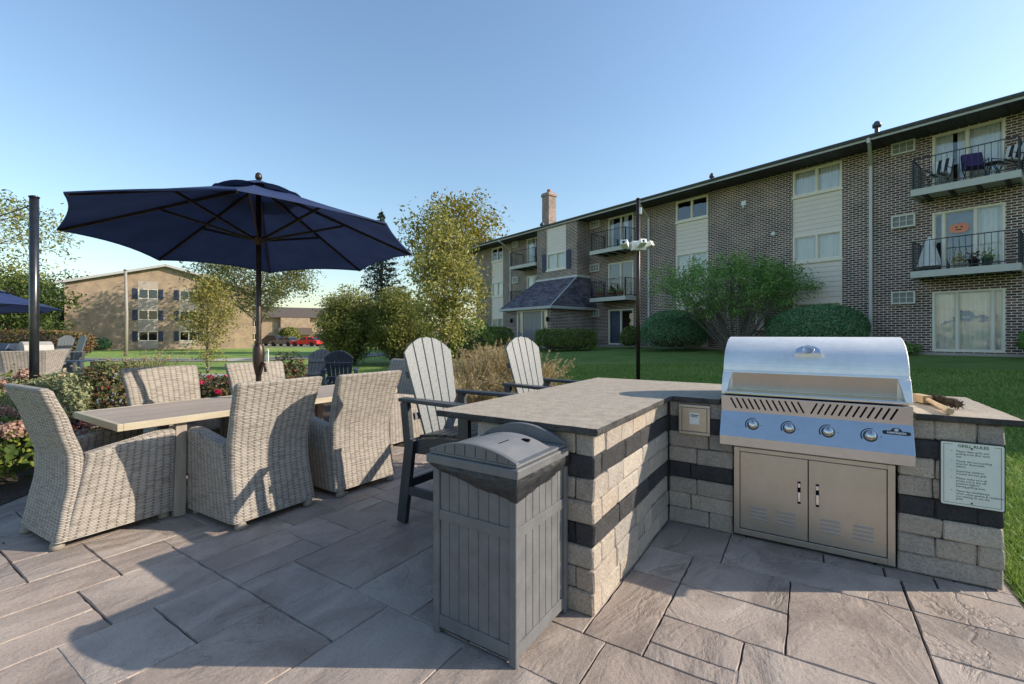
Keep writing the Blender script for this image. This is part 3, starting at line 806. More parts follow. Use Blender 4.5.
m = MB(); sh = [(x, .826+.046*(1-(x/(RW-.045))**2)) for x in np.linspace(-RW+.045, RW-.045, 25)]
m.prism([(-RW+.045,.822)]+sh+[(RW-.045,.822)], -RD+.035, RB-.11, 'y'); m.build('lid_flap', M['can_lid'], bn, .004)
m = MB(); m.box(.058,.061,-.12,-.04,.862,.8705); m.box(.090,.125,.02,.042,.854,.8655); m.build('lid_slot', M['hole'], bn)
bg = MB(); n = 160
rows = []
rb = random.Random(2)
for j in range(7):
    g = j/6; row = []
    for k in range(n):
        a = k/n*4; sd = int(a); f = a-sd
        off = .0045 + .006*math.sin(g*PI)
        hw, hd = bw+off, bd_+off
        p = [(-hw+2*hw*f,-hd),(hw,-hd+2*hd*f),(hw-2*hw*f,hd),(-hw,hd-2*hd*f)][sd]
        ln = [.012+.088*f**.75, .10-.045*f, .05, .05-.035*f][sd] + .003*math.sin(k*.33)*g
        wob = (.0035*math.sin(k*.8+j*.9)+.004*math.sin(k*.31-j*1.3)+rb.uniform(-.0015,.0015))*min(1, g*3)
        nx, ny = [(0,-1),(1,0),(0,1),(-1,0)][sd]
        row.append((p[0]+nx*abs(wob), p[1]+ny*abs(wob), .775-ln*g))
    rows.append(row)
bg.loft(rows, cap1=False); bg.build('liner_bag', M['bag'], bn)
# ---------------------------------------------------------------- wicker dining chairs
def rrect(x0, x1, y0, y1, r, n=4):
    pts = []
    for cx, cy, a0 in ((x1-r,y1-r,0),(x0+r,y1-r,90),(x0+r,y0+r,180),(x1-r,y0+r,270)):
        for k in range(n+1):
            a = R(a0+90*k/n); pts.append((cx+r*math.cos(a), cy+r*math.sin(a)))
    return pts
def dens(poly, nl=9):
    out = []
    for k in range(len(poly)):
        p, q = poly[k], poly[(k+1) % len(poly)]; n = nl if k % 5 == 4 else 1
        for i in range(n): out.append((p[0]+(q[0]-p[0])*i/n, p[1]+(q[1]-p[1])*i/n))
    return out
def interp(tab, z):
    for (z0, a), (z1, b) in zip(tab, tab[1:]):
        if z <= z1:
            f = (z-z0)/(z1-z0); f = f*f*(3-2*f)*.5+f*.5
            return a+(b-a)*f
    return tab[-1][1]
def make_wicker(label):
    t = thing('wicker_chair', label, 'chair', (0,0,0), 0, 'wicker dining armchairs')
    wm = M['wicker']
    # backrest shell from skirt to rolled top
    yb = [(.05,-.335),(.20,-.308),(.40,-.272),(.56,-.272),(.78,-.33),(1.02,-.41)]
    hw = [(.05,.318),(.25,.305),(.50,.300),(.80,.318),(1.02,.335)]
    rings = []
    for z in np.linspace(.05, 1.0, 22):
        th_ = .085 - .02*max(0, (z-.6)/.4)
        y0 = interp(yb, z); w_ = interp(hw, z)
        rings.append([(x, y, z) for x, y in dens(rrect(-w_, w_, y0, y0+th_, .026))])
    for dz, k in ((.012,.004),(.020,.012),(.024,.024)):
        z = 1.0+dz; y0 = interp(yb, 1.0)-.01; w_ = interp(hw, 1.0)
        rings.append([(x, y, z) for x, y in dens(rrect(-w_+k, w_-k, y0+k, y0+.065-k, .027-k*.8 if k < .024 else .006))])
    m = MB(); m.loft(rings); m.build('backrest', wm, t)
    # arms: solid woven sides to the floor
    for sx in (-1, 1):
        rings = []
        def ztop(y): return .565 + .085*min(1, max(0, (y+.26)/.50))
        for f in np.linspace(0, 1, 16):
            out = .006*math.sin(f*PI)
            yf = .335 - .012*(1-f)
            po = dens(rrect(.215, .318+out*0 + .004*(1-f), -.30+.115*f, yf, .034))
            rings.append([(sx*x, y, .05 + (ztop(y)-.02-.05)*f) for x, y in po])
        for k, dz in ((.006,.012),(.018,.019),(.034,.022)):
            po = dens(rrect(.215+k, .318-k, -.185, .335-k, .034-k*.8 if k < .034 else .008))
            rings.append([(sx*x, y, ztop(y)-.02+dz) for x, y in po])
        if sx < 0: rings = [r[::-1] for r in rings]
        m = MB(); m.loft(rings); m.build('armrest', wm, t)
    m = MB(); po = dens(rrect(-.22, .22, -.20, .315, .03)); m.loft([[(x, y, z) for x, y in po] for z in (.06,.15,.25,.35,.425)]); m.build('seat', wm, t)
    for x in (-.26,.26):
        for y in (-.31,.27):
            m = MB(); m.lathe([(.030,0),(.037,.006),(.037,.028),(.028,.05),(.028,.06)], 14, (x,y,0)); m.build('foot', M['foot'], t)
    return t
wc = make_wicker('wicker armchair at the near short end of the dining table, seen side on')
def place(root, s, t, face, z=0): root.location = W(s, t, z); root.rotation_euler = (0,0,TH+face)
place(wc, -3.39, -2.27, R(4))
FAC = {'v': -PI/2, 'u': 0, '-v': PI/2, '-u': PI}
def wchair(s, t, face, label, jit=0): return dup(wc, W(s,t), TH+face+R(jit), label)
wchair(-2.77, -1.53, R(90), 'wicker armchair with its back to the patio, crossed by a dark chair shadow', 2)
wchair(-2.73, -.72, R(90), 'wicker armchair with its back to the patio, standing right beside the tall slatted bar chair', -2)
wchair(-4.36, -1.42, R(-90), 'wicker armchair on the flower bed side of the table, nearer the pink rose bush', 3)
wchair(-4.36, -.50, R(-90), 'wicker armchair on the flower bed side of the table, right behind the umbrella pole', -2)
wchair(-3.62, .62, R(180), 'wicker armchair mostly hidden at the far end of the dining table', 4)

# ---------------------------------------------------------------- dining table
tb = thing('dining_table', 'long rectangular outdoor dining table with grayish slatted top and tan edge', 'table', W(-3.56, -1.01, 0), TH)
TW, TL = .475, 1.26
m = MB(); n = 8; w_ = (2*TW-.07)/n
for i in range(n):
    x0 = -TW+.035+i*w_; m.box(x0+.0028, x0+w_-.0028, -TL+.035, TL-.035, .712, .7385)
m.build('tabletop', M['table_slat'], tb, .002)
m = MB(); m.box(-TW,TW,-TL,-TL+.034,.690,.740); m.box(-TW,TW,TL-.034,TL,.690,.740); m.box(-TW,-TW+.034,-TL+.0345,TL-.0345,.690,.740); m.box(TW-.034,TW,-TL+.0345,TL-.0345,.690,.740)
m.build('edge_frame', M['table_edge'], tb, .003)
for sy in (-1, 1):
    for sx in (-1, 1):
        m = MB(); m.bar((sx*.40, sy*.86, .69), (sx*.475, sy*.90, .0), .05, .075, 0, (0,1,0)); m.build('leg', M['table_leg'], tb, .004)
    m = MB(); m.bar((-.43, sy*.87, .22), (.43, sy*.87, .22), .045, .07); m.build('crossbar', M['table_leg'], tb, .003)
m = MB(); m.bar((0,-.87,.22),(0,.87,.22),.06,.06); m.build('stretcher', M['table_leg'], tb, .003)
m = MB(); m.bar((-.12,-1.15,.68),(-.04,-1.15,.68),.05,.012); m.build('latch', M['iron'], tb)

# ---------------------------------------------------------------- market umbrella through the table
def make_umbrella(label, group, loc, R_=1.494, a0=-1.9346, tx=.0275, ty=-.0567, zr=2.246, cloth='navy'):
    t = thing('market_umbrella', label, 'umbrella', loc, 0, group)
    zt = zr+.585; off = Vector((.02, .01, 0))
    Sh = Matrix(((1,0,0,0),(0,1,0,0),(tx,ty,1,0),(0,0,0,1)))     # the canopy hangs slightly tilted
    def rimp(a, f):
        return Vector((R_*f*math.cos(a), R_*f*math.sin(a), zr + (zt-zr)*(1-f)**1.04))
    can = MB(); NR, NA = 10, 8
    for k in range(8):
        aA, aB = a0+k*PI/4, a0+(k+1)*PI/4
        def P(i, j, aA=aA, aB=aB):
            w_ = i/NA; f = .16 + (.84)*j/NR
            A = rimp(aA, f); B = rimp(aB, f); p = A.lerp(B, w_)
            bow = 4*w_*(1-w_)
            c = p.xy.normalized()
            p.z -= .035*bow*f*(1-f)*2
            if j == NR: p.x -= c.x*.045*bow; p.y -= c.y*.045*bow; p.z += .028*bow
            elif j == NR-1: p.x -= c.x*.022*bow; p.y -= c.y*.022*bow; p.z += .013*bow
            return Sh @ p
        can.grid(P, NA, NR, 0, True)
        can.grid(lambda i, j: P(i, NR) + Vector((0,0,-.012*j)), NA, 1, 0, True)
    cn = can.build('canopy', M[cloth], t)
    v_ = MB()
    for k in range(8):
        aA, aB = a0+k*PI/4, a0+(k+1)*PI/4
        def P(i, j, aA=aA, aB=aB):
            w_ = i/6; f = .02+.26*j/3
            p = rimp(aA, f).lerp(rimp(aB, f), w_); p.z += .035 - .004*j
            if j == 3: p.z += .03*4*w_*(1-w_)
            return Sh @ p
        v_.grid(P, 6, 3, 0, True)
    v_.build('vent', M[cloth], cn)
    hub = Vector((0,0,zr+.03)); hubt = Vector((0,0,zt-.03))
    for k in range(8):
        a = a0+k*PI/4
        m = MB(); A = Sh @ (rimp(a,.03)-Vector((0,0,.03))); Bp = Sh @ (rimp(a,.985)-Vector((0,0,.016))); m.bar(A, Bp, .016, .026); rb_ = m.build('rib', M['bronze'], t)
        m = MB(); c = Sh @ (rimp(a,.52)-Vector((0,0,.03))); h = hub + Vector((math.cos(a)*.04, math.sin(a)*.04, 0)); m.bar(h, c, .014, .022); m.build('strut', M['bronze'], rb_)
    m = MB(); m.lathe([(.026,-.05),(.034,-.045),(.034,-.01),(.062,.0),(.062,.028),(.03,.03)], 16, hub); m.lathe([(.03,-.03),(.055,-.02),(.055,.02),(.02,.03)], 16, hubt); m.build('hub', M['bronze'], t)
    m = MB(); m.tube([(0,0,.05),(0,0,1.30),(0,0,zt+.02)], [.0255,.0245,.023], 16); m.build('pole', M['bronze'], t)
    m = MB(); m.lathe([(.02,0),(.03,.01),(.032,.03),(.026,.055),(.012,.068),(.001,.07)], 16, Vector((0,0,zt+.035))); m.build('finial', M['bronze'], t)
    m = MB(); m.lathe([(.028,.96),(.034,.99),(.047,1.06),(.053,1.15),(.050,1.22),(.034,1.26),(.027,1.27)], 18); m.tube([(.045,-.02,1.08),(.075,-.03,1.07),(.085,-.03,.99)], [.011,.011,.013], 8); m.build('crank', M['bronze'], t)
    m = MB(); m.lathe([(.29,0),(.30,.02),(.28,.05),(.06,.075),(.04,.085),(.04,.30),(.028,.31)], 28); m.build('base', M['iron'], t)
    return t
um = make_umbrella('open navy market umbrella on a bronze pole through the long dining table', 'navy market umbrellas', (-2.475, 4.445, 0))

# ---------------------------------------------------------------- slatted armchairs (bar height and low)
def make_adirondack(name, label, cat, hs, arm_h, back_h, lean, wood, backm, group, foot=True, nsl=5, wide=.53):
    t = thing(name, label, cat, (0,0,0), 0, group)
    yb, yf = -.22, .27
    rise = 0.03 if foot else .09
    m = MB()
    k = 6
    for i in range(k):
        f0, f1 = i/k, (i+1)/k; y0 = yb+(yf-yb)*f0; y1 = yb+(yf-yb)*f1
        zz = lambda f: hs - rise*(1-f)**1.5 + .012*math.sin(f*PI*1.0) - .03*max(0, f-.85)/.15
        m.add([(x, y, z) for x, y, z in ((-.26,y0+.004,zz(f0)),(.26,y0+.004,zz(f0)),(.26,y1-.004,zz(f1)),(-.26,y1-.004,zz(f1)))] + [(x, y, z-.022) for x, y, z in ((-.26,y0+.004,zz(f0)),(.26,y0+.004,zz(f0)),(.26,y1-.004,zz(f1)),(-.26,y1-.004,zz(f1)))], [(0,1,2,3),(7,6,5,4),(0,4,5,1),(1,5,6,2),(2,6,7,3),(3,7,4,0)])
    m.build('seat', M[wood], t)
    for sx in (-1, 1):
        po = [(-.30,hs-.16),(-.30,hs-.05),(-.2,hs-rise-.025),(0,hs-.02),(.2,hs-.018),(.262,hs-.045),(.285,hs-.085),(.27,hs-.12),(.2,hs-.135)]
        m = MB(); m.prism(po, sx*.285-.0125, sx*.285+.0125, 'x'); m.build('seat_rail', M[wood], t, .004)
    # fan back
    m = MB(); bz = hs-.06 if foot else hs-.10
    for i in range(nsl):
        q = i-(nsl-1)/2; wb = wide*.74/nsl; wt = wide/nsl
        xb, xt = q*wb, q*wt; L = back_h - .019*q*q
        def pt(x, l, dy): return (x, -.235 - l*math.sin(lean) + dy*math.cos(lean), bz + l*math.cos(lean) + dy*math.sin(lean))
        e0, e1 = back_h-.019*(abs(q)-.5)**2, back_h-.019*(abs(q)+.5)**2
        lL = e1 if q < 0 else e0; lR = e0 if q < 0 else e1
        if abs(q) < .2: lL = lR = back_h-.012
        g_ = .004
        vs = []
        for dy in (0, .02):
            vs += [pt(xb-wb/2+g_,0,dy), pt(xb+wb/2-g_,0,dy), pt(xt+wt/2-g_,lR,dy), pt(xt,max(L,(lL+lR)/2+.006),dy), pt(xt-wt/2+g_,lL,dy)]
        m.add(vs, [(4,3,2,1,0),(5,6,7,8,9)] + [(a, (a+1) % 5, 5+(a+1) % 5, 5+a) for a in range(5)])
    bk = m.build('backrest', M[backm], t, .004)
    for l in (.16, back_h*.62):
        m = MB(); m.bar((-wide*.46,-.235-l*math.sin(lean)-.014,bz+l*math.cos(lean)),(wide*.46,-.235-l*math.sin(lean)-.014,bz+l*math.cos(lean)),.05,.022,0,(0,math.cos(lean),math.sin(lean))); m.build('back_batten', M[wood], t)
    za = hs+arm_h
    for sx in (-1, 1):
        po = [(sx*.255,-.36),(sx*.335,-.36),(sx*.36,.0),(sx*.375,.26),(sx*.36,.325),(sx*.30,.335),(sx*.27,.28)]
        if sx < 0: po = po[::-1]
        m = MB(); m.prism(po, za-.026, za, 'z'); m.build('armrest', M[wood], t, .006)
        m = MB(); m.bar((sx*.318,-.30,za-.026),(sx*.312,-.27,hs-.10),.04,.07,0,(0,1,0)); m.build('arm_support', M[wood], t, .004)
        fy = .235
        m = MB(); m.bar((sx*.312,fy,za-.026),(sx*.312,fy+.02,0),.038,.085,0,(0,1,0)); m.build('leg', M[wood], t, .004)
        if foot:
            m = MB(); m.bar((sx*.312,-.25,hs-.05),(sx*.312,-.335,0),.038,.085,0,(0,1,0)); m.build('leg', M[wood], t, .004)
            m = MB(); m.bar((sx*.312,-.28,.24),(sx*.312,.22,.24),.03,.06); m.build('side_rail', M[wood], t, .003)
        else:
            m = MB(); m.prism([(.28,hs-.03),(.28,hs-.15),(-.50,0),(-.62,0),(-.58,.05),(-.1,hs-.10)], sx*.262-.0125, sx*.262+.0125, 'x'); m.build('leg', M[wood], t, .004)
    if foot:
        m = MB(); m.box(-.30,.30,.245,.335,.215,.24); m.build('footrest', M[wood], t, .004)
        m = MB(); m.bar((-.30,-.29,.28),(.30,-.29,.28),.03,.06); m.build('back_rail', M[wood], t, .003)
    return t
bc = make_adirondack('bar_chair', 'tall dark slatted bar chair beside the wicker chairs, at the corner of the counter', 'bar chair', .66, .235, .755, R(14), 'adir', 'adir_glare', 'slatted bar chairs')
place(bc, -1.27, -.76, R(-90))
b2 = dup(bc, W(-1.17,.44), TH+R(-97), 'tall dark slatted bar chair with bright sunlit back behind the counter, lawn behind it')
lowc = make_adirondack('garden_armchair', 'navy slatted low garden armchair seen from behind, closer to the tall bar chair', 'garden chair', .40, .22, .80, R(22), 'navy_chair', 'navy_chair', 'navy low garden chairs', False, 6, .60)
lowc.location = (-3.86, 10.3, gz(-3.86,10.3)+.02); lowc.rotation_euler = (0,0,R(14))
dup(lowc, (-4.95, 11.2, gz(-4.95,11.2)+.02), R(52), 'navy slatted low garden armchair turned sideways, nearer the umbrella pole')

# ---------------------------------------------------------------- second seating place beyond the flower bed
fp = MB(); poly = [(-22,7.6),(-9.6,8.0),(-7.6,9.2),(-7.7,13.4),(-9.2,15.6),(-22,17)]
fp.prism(poly, -.2, .012, 'z'); tag(fp.build('far_patio', M['far_patio']), kind='structure')
def wfar(x, y, rz, label): return dup(wc, (x,y,.013), rz, label)
wfar(-9.85, 9.3, R(34), 'wicker armchair beyond the flower bed with its back to us, left of the black pole')
wfar(-10.15, 9.7, R(98), 'wicker armchair beyond the flower bed seen from the side, right of the black pole')
dup(um, (-14.9, 13.0, -.14), R(20), 'open navy umbrella far left over the second patio, partly out of the picture')
k2 = thing('outdoor_counter', 'dark topped stone counter on the second patio left of the tan building', 'counter', (-13.5, 12.3, .012), R(8))
m = MB(); m.box(-1.4,1.15,-.40,.40,0,.80); m.build('stone_wall', M['stone'], k2); m = MB(); m.box(-1.45,1.2,-.45,.45,.803,.85); m.build('countertop', M['slab_edge'], k2, .004)
g2 = thing('gas_grill', 'small stainless grill with closed hood on the far counter beside the black pole', 'grill', (-12.75,12.2,.862), R(62))
g2.scale = (.72,.72,.85)
m = MB(); m.prism([(-.30,.0),(-.32,.10),(-.25,.26),(-.08,.36),(.12,.37),(.28,.28),(.32,.0)], -.40,.40,'x'); m.build('hood', M['grill_paint'], g2, .006)
m = MB(); m.box(-.40,.40,-.39,-.31,-.10,.0); m.build('control_panel', M['steel'], g2, .004)
m = MB(); m.tube([(.404,-.12,.16),(.43,-.12,.10),(.43,.02,.10),(.404,.04,.14)], .012, 8); m.build('handle', M['black'], g2)
gc_ = thing('covered_grill', 'low blue-gray grill cover standing on the far counter left of the black pole', 'grill cover', (-13.75,12.2,.862), R(8))
m = MB(); m.prism([(-.30,0),(-.31,.12),(-.22,.26),(.22,.26),(.31,.12),(.30,0)], -.45,.42,'x'); m.build('cover', M['navy_chair'], gc_, .03, 3)
b3 = dup(bc, (-11.4, 11.2, .012), R(100), 'dark bar chair on the second patio facing the far counter, nearer the rose bush'); b3['group'] = 'bar chairs on the second patio'
b4 = dup(bc, (-12.2, 12.4, .012), R(150), 'dark bar chair on the second patio behind the steel grill'); b4['group'] = 'bar chairs on the second patio'
sd = thing('side_table', 'dark slatted side table beside the bar chair on the second patio', 'table', (-10.5, 10.9, .012), R(15))
m = MB(); [m.box(-.28,.28,-.28+i*.095,-.195+i*.095,.70,.725) for i in range(6)]; m.build('tabletop', M['navy_chair'], sd)
for x in (-.24,.24):
    for y in (-.24,.24): m = MB(); m.box(x-.025,x+.025,y-.025,y+.025,0,.698); m.build('leg', M['navy_chair'], sd)

# ---------------------------------------------------------------- poles, string lights, lamp post
def pole(name, label, cat, loc, h, r=.05, group=None):
    t = thing(name, label, cat, loc, 0, group)
    m = MB(); m.tube([(0,0,0),(0,0,h*.5),(0,0,h)], r, 16); m.lathe([(r+.008,h),(r+.008,h+.015),(r*.5,h+.028),(.001,h+.03)], 16); m.build('post', M['pole_steel'], t)
    m = MB(); m.tube([(-r,0,h-.10),(-r-.04,0,h-.10),(-r-.05,0,h-.13),(-r-.03,0,h-.15)], .006, 6); m.build('hook', M['iron'], t)
    return t
pole('string_light_pole', 'black steel pole holding string lights in the flower bed behind the wicker chair', 'pole', (-6.3,6.0,-.04), 3.2, .048, 'string light poles')
pole('string_light_pole', 'black string light pole at the outer edge of the flower bed', 'pole', (-10.2,4.6,-.04), 2.7, .048, 'string light poles')
sl = thing('string_lights', 'black cable of clear bulbs sagging from the pole top', 'string lights', (-6.36,6.0,3.05))
a = Vector((0,0,0)); b = Vector((-3.8,-1.4,-.5)); pts = []
for i in range(25):
    f = i/24; p = a.lerp(b, f); p.z -= .75*4*f*(1-f)*.6; pts.append(p)
m = MB(); m.tube(pts, .007, 6); m.build('cable', M['iron'], sl)
for i in (3,7,11,15,19):
    m = MB(); p = pts[i]; m.lathe([(.012,-.0),(.014,-.05)], 8, p); m.build('socket', M['iron'], sl)
    m = MB(); m.lathe([(.012,-.05),(.028,-.085),(.024,-.115),(.001,-.125)], 10, p); m.build('bulb', M['bulb'], sl)

LPX, LPY = 3.05, 11.0
lp = thing('camera_pole', 'dark pole on the lawn carrying a white floodlight and camera cluster', 'pole', (LPX,LPY,gz(LPX,LPY)), 0)
m = MB(); m.tube([(0,0,-.05),(0,0,2.2),(0,0,4.42)], .047, 14); m.lathe([(.055,4.42),(.055,4.45),(.02,4.47),(.001,4.472)], 14); m.build('post', M['bronze'], lp)
zc = 3.29
m = MB(); m.box(-.20,.14,-.21,-.05,zc-.12,zc+.10); m.build('junction_box', M['white_paint'], lp, .02, 3)
for x, y, rz, L in ((-.36,-.18,-28,.16),(-.02,-.30,12,.15),(.19,-.16,50,.12)):
    Mr = Matrix.Translation((x,y,zc-.0)) @ Matrix.Rotation(R(rz),4,'Z') @ Matrix.Rotation(R(-22),4,'X')
    m = MB(); m.box(-.085,.085,-L,.06,-.06,.06); m.xf(Mr); f = m.build('camera', M['white_paint'], lp, .018, 3)
    m = MB(); m.lathe([(.001,.0),(.035,0),(.04,.008)], 12, (0,-L-.003,-.01), 0, Matrix.Rotation(R(-90),3,'X')); m.xf(Mr); m.build('lens', M['black'], f)
m = MB(); m.tube([(-.15,-.12,zc+.03),(-.34,-.14,zc+.05)], .025, 8); m.build('bracket', M['white_paint'], lp)
m = MB(); m.box(.01,.07,-.07,.02,4.06,4.22); m.build('sensor', M['white_paint'], lp, .01)

x, y = -28.0, 33.0
tp = thing('utility_pole', 'tall slender tan pole standing on the lawn before the tan building', 'pole', (x,y,gz(x,y)-.1))
m = MB(); m.tube([(.0,0,0),(.05,0,3),(-.02,0,6.3)], [.12,.105,.085], 12); m.build('post', M['tan_pole'], tp); m = MB(); m.lathe([(.11,6.3),(.11,6.38),(.001,6.42)], 12, (-.05,0,0)); m.build('cap', M['gutter'], tp)
x, y = -12.9, 24.0
mp_ = thing('marker_post', 'short white marker post on the grass behind the umbrella pole', 'post', (x,y,gz(x,y)))
m = MB(); m.box(-.06,.06,-.03,.03,0,.62); m.prism([(-.06,.62),(.06,.62),(.0,.67)], -.03,.03,'y'); m.build('post', M['white_paint'], mp_); m = MB(); m.box(-.04,.04,-.034,-.031,.42,.55); m.build('reflector', M['bulb'], mp_)
# ---------------------------------------------------------------- three storey apartment building
apt = thing('apartment_building', 'long three-storey dark brown brick apartment building with balconies and dark eaves', 'building', BO, BTH)
XL, XR, ZT = -28.2, 30.0, 8.12
FZ = [.72, 3.40, 6.05]
SL = [(-.76,.91), (-14.6,-12.87), (-21.85,-20.12), (7.6,9.27)]
WC = [(-5.0,-3.31), (-10.3,-8.63), (-26.04,-24.63), (3.7,5.39)]
SZ = [(.80,2.80),(3.44,5.44),(6.08,8.04)]
WZ = [(1.60,2.64),(4.28,5.36),(6.96,8.0)]
holes = [(a,b,c,d) for a, b in SL for c, d in SZ] + [(a,b,.75,8.04) for a, b in WC]
def wall(mb, x0, x1, z0, z1, holes, depth=.11, P=lambda x, y, z: (x,y,z), m=0):
    xs = sorted(set([x0,x1] + [v for h in holes for v in h[:2] if x0 < v < x1])); zs = sorted(set([z0,z1] + [v for h in holes for v in h[2:] if z0 < v < z1]))
    for i in range(len(xs)-1):
        for j in range(len(zs)-1):
            cx, cz = (xs[i]+xs[i+1])/2, (zs[j]+zs[j+1])/2
            if any(h[0] < cx < h[1] and h[2] < cz < h[3] for h in holes): continue
            mb.add([P(xs[i],0,zs[j]),P(xs[i+1],0,zs[j]),P(xs[i+1],0,zs[j+1]),P(xs[i],0,zs[j+1])], [(0,1,2,3)], m)
    for a, b, c, d in holes:
        for q in (((a,c),(a,d)),((b,d),(b,c)),((a,d),(b,d)),((b,c),(a,c))):
            (xa,za),(xb,zb) = q
            mb.add([P(xa,0,za),P(xb,0,zb),P(xb,depth,zb),P(xa,depth,za)], [(0,1,2,3)], m)
m = MB(); wall(m, XL, XR, 0, ZT, holes)
m.add([(XL,0,0),(XL,13.5,0),(XL,13.5,ZT),(XL,0,ZT)], [(0,3,2,1)]); m.add([(XR,0,0),(XR,13.5,0),(XR,13.5,ZT),(XR,0,ZT)], [(0,1,2,3)]); m.add([(XL,13.5,0),(XR,13.5,0),(XR,13.5,ZT),(XL,13.5,ZT)], [(0,1,2,3)])
m.build('wall', M['brick'], apt)
# near-black backing, room darkness put into its colour, one floor slab per storey
m = MB(); m.box(XL+.2,XR-.2,1.6,1.7,.1,ZT-.05)
for z in FZ: m.box(XL+.2,XR-.2,.16,1.6,z-.12,z+.02)
m.build('interior', M['room'], apt)

def curtain(mb, x0, x1, z0, z1, y=.15, amp=.03, per=.11, seed=0):
    n = max(6, int((x1-x0)/per*6)); r_ = random.Random(seed); ph = r_.uniform(0,6)
    mb.grid(lambda i, j: (x0+(x1-x0)*i/n, y+amp*math.sin(i/n*(x1-x0)/per*2*PI+ph)+.3*amp*math.sin(i*.7), z1+(z0-z1)*j), n, 1, 0, True)
_cs = [0]
def glazed(par, name, x0, x1, z0, z1, P=Matrix.Identity(4), nlights=2, cur=((0,1),), curm='curtain', fw=.06, low=0, label=None, mull=None):
    """a window or sliding door: frame, one pane mesh per light, curtain behind"""
    f = MB(); d0, d1 = -.025, .09
    f.box(x0,x1,d0,d1,z1-fw,z1); f.box(x0,x1,d0-.015,d1,z0,z0+fw); f.box(x0,x0+fw,d0,d1,z0+fw,z1-fw); f.box(x1-fw,x1,d0,d1,z0+fw,z1-fw)
    edges = mull or [x0+fw+(x1-x0-2*fw)*i/nlights for i in range(nlights+1)]
    if mull: edges = [x0+fw]+list(mull)+[x1-fw]
    for e in edges[1:-1]: f.box(e-.03,e+.03,d0+.015,d1-.01,z0+fw,z1-fw)
    f.xf(P); fo = f.build(name, M['win_frame'], par)
    for i in range(len(edges)-1):
        a = edges[i]+(.03 if i else 0); b = edges[i+1]-(.03 if i < len(edges)-2 else 0)
        y = .035+.02*(i % 2)
        s = MB(); s.box(a,a+.028,y-.02,y+.01,z0+fw,z1-fw); s.box(b-.028,b,y-.02,y+.01,z0+fw,z1-fw); s.box(a+.028,b-.028,y-.02,y+.01,z1-fw-.03,z1-fw); s.box(a+.028,b-.028,y-.02,y+.01,z0+fw,z0+fw+.035)
        s.xf(P); s.build('sash', M['win_frame'] if name == 'window' else M['ac'], fo)
        p = MB(); p.add([(a+.028,y,z0+fw+.035),(b-.028,y,z0+fw+.035),(b-.028,y,z1-fw-.03),(a+.028,y,z1-fw-.03)], [(0,1,2,3)]); p.xf(P); p.build('pane', M['glass'], fo)
    for ca, cb in cur:
        _cs[0] += 1; c = MB(); curtain(c, x0+(x1-x0)*ca+.02, x0+(x1-x0)*cb-.02, z0+low, z1-.02, seed=_cs[0]); c.xf(P); c.build('curtain', M[curm], fo)
    return fo
def siding(par, x0, x1, z0, z1, P=Matrix.Identity(4)):
    m = MB(); n = max(1, round((z1-z0)/.185)); h = (z1-z0)/n
    for i in range(n):
        za = z0+i*h; m.prism([(.004,za),(.024,za+h-.001),(.10,za+h-.001),(.10,za)], x0+.03, x1-.03, 'x')
    m.box(x0,x0+.03,-.012,.1,z0,z1); m.box(x1-.03,x1,-.012,.1,z0,z1)
    m.xf(P); return m.build('siding_panel', M['siding'], par)
cur_r = random.Random(4)
for ci, (a, b) in enumerate(WC):
    for k, (c, d) in enumerate(WZ):
        cu = {(0,2):((0,1),),(0,1):((.02,1),),(1,2):(),(1,1):((0,1),),(2,2):()}.get((ci,k), ((0,.5),) if cur_r.random() < .5 else ((0,1),))
        glazed(apt, 'window', a, b, c, d, cur=cu, low=.02 if cu != () else 0)
        m = MB(); m.box(a-.04,b+.04,-.055,.09,c-.07,c-.003); m.build('sill', M['win_frame'], apt)
    siding(apt, a, b, .755, WZ[0][0]-.073); siding(apt, a, b, WZ[0][1]+.003, WZ[1][0]-.073); siding(apt, a, b, WZ[1][1]+.003, WZ[2][0]-.073)
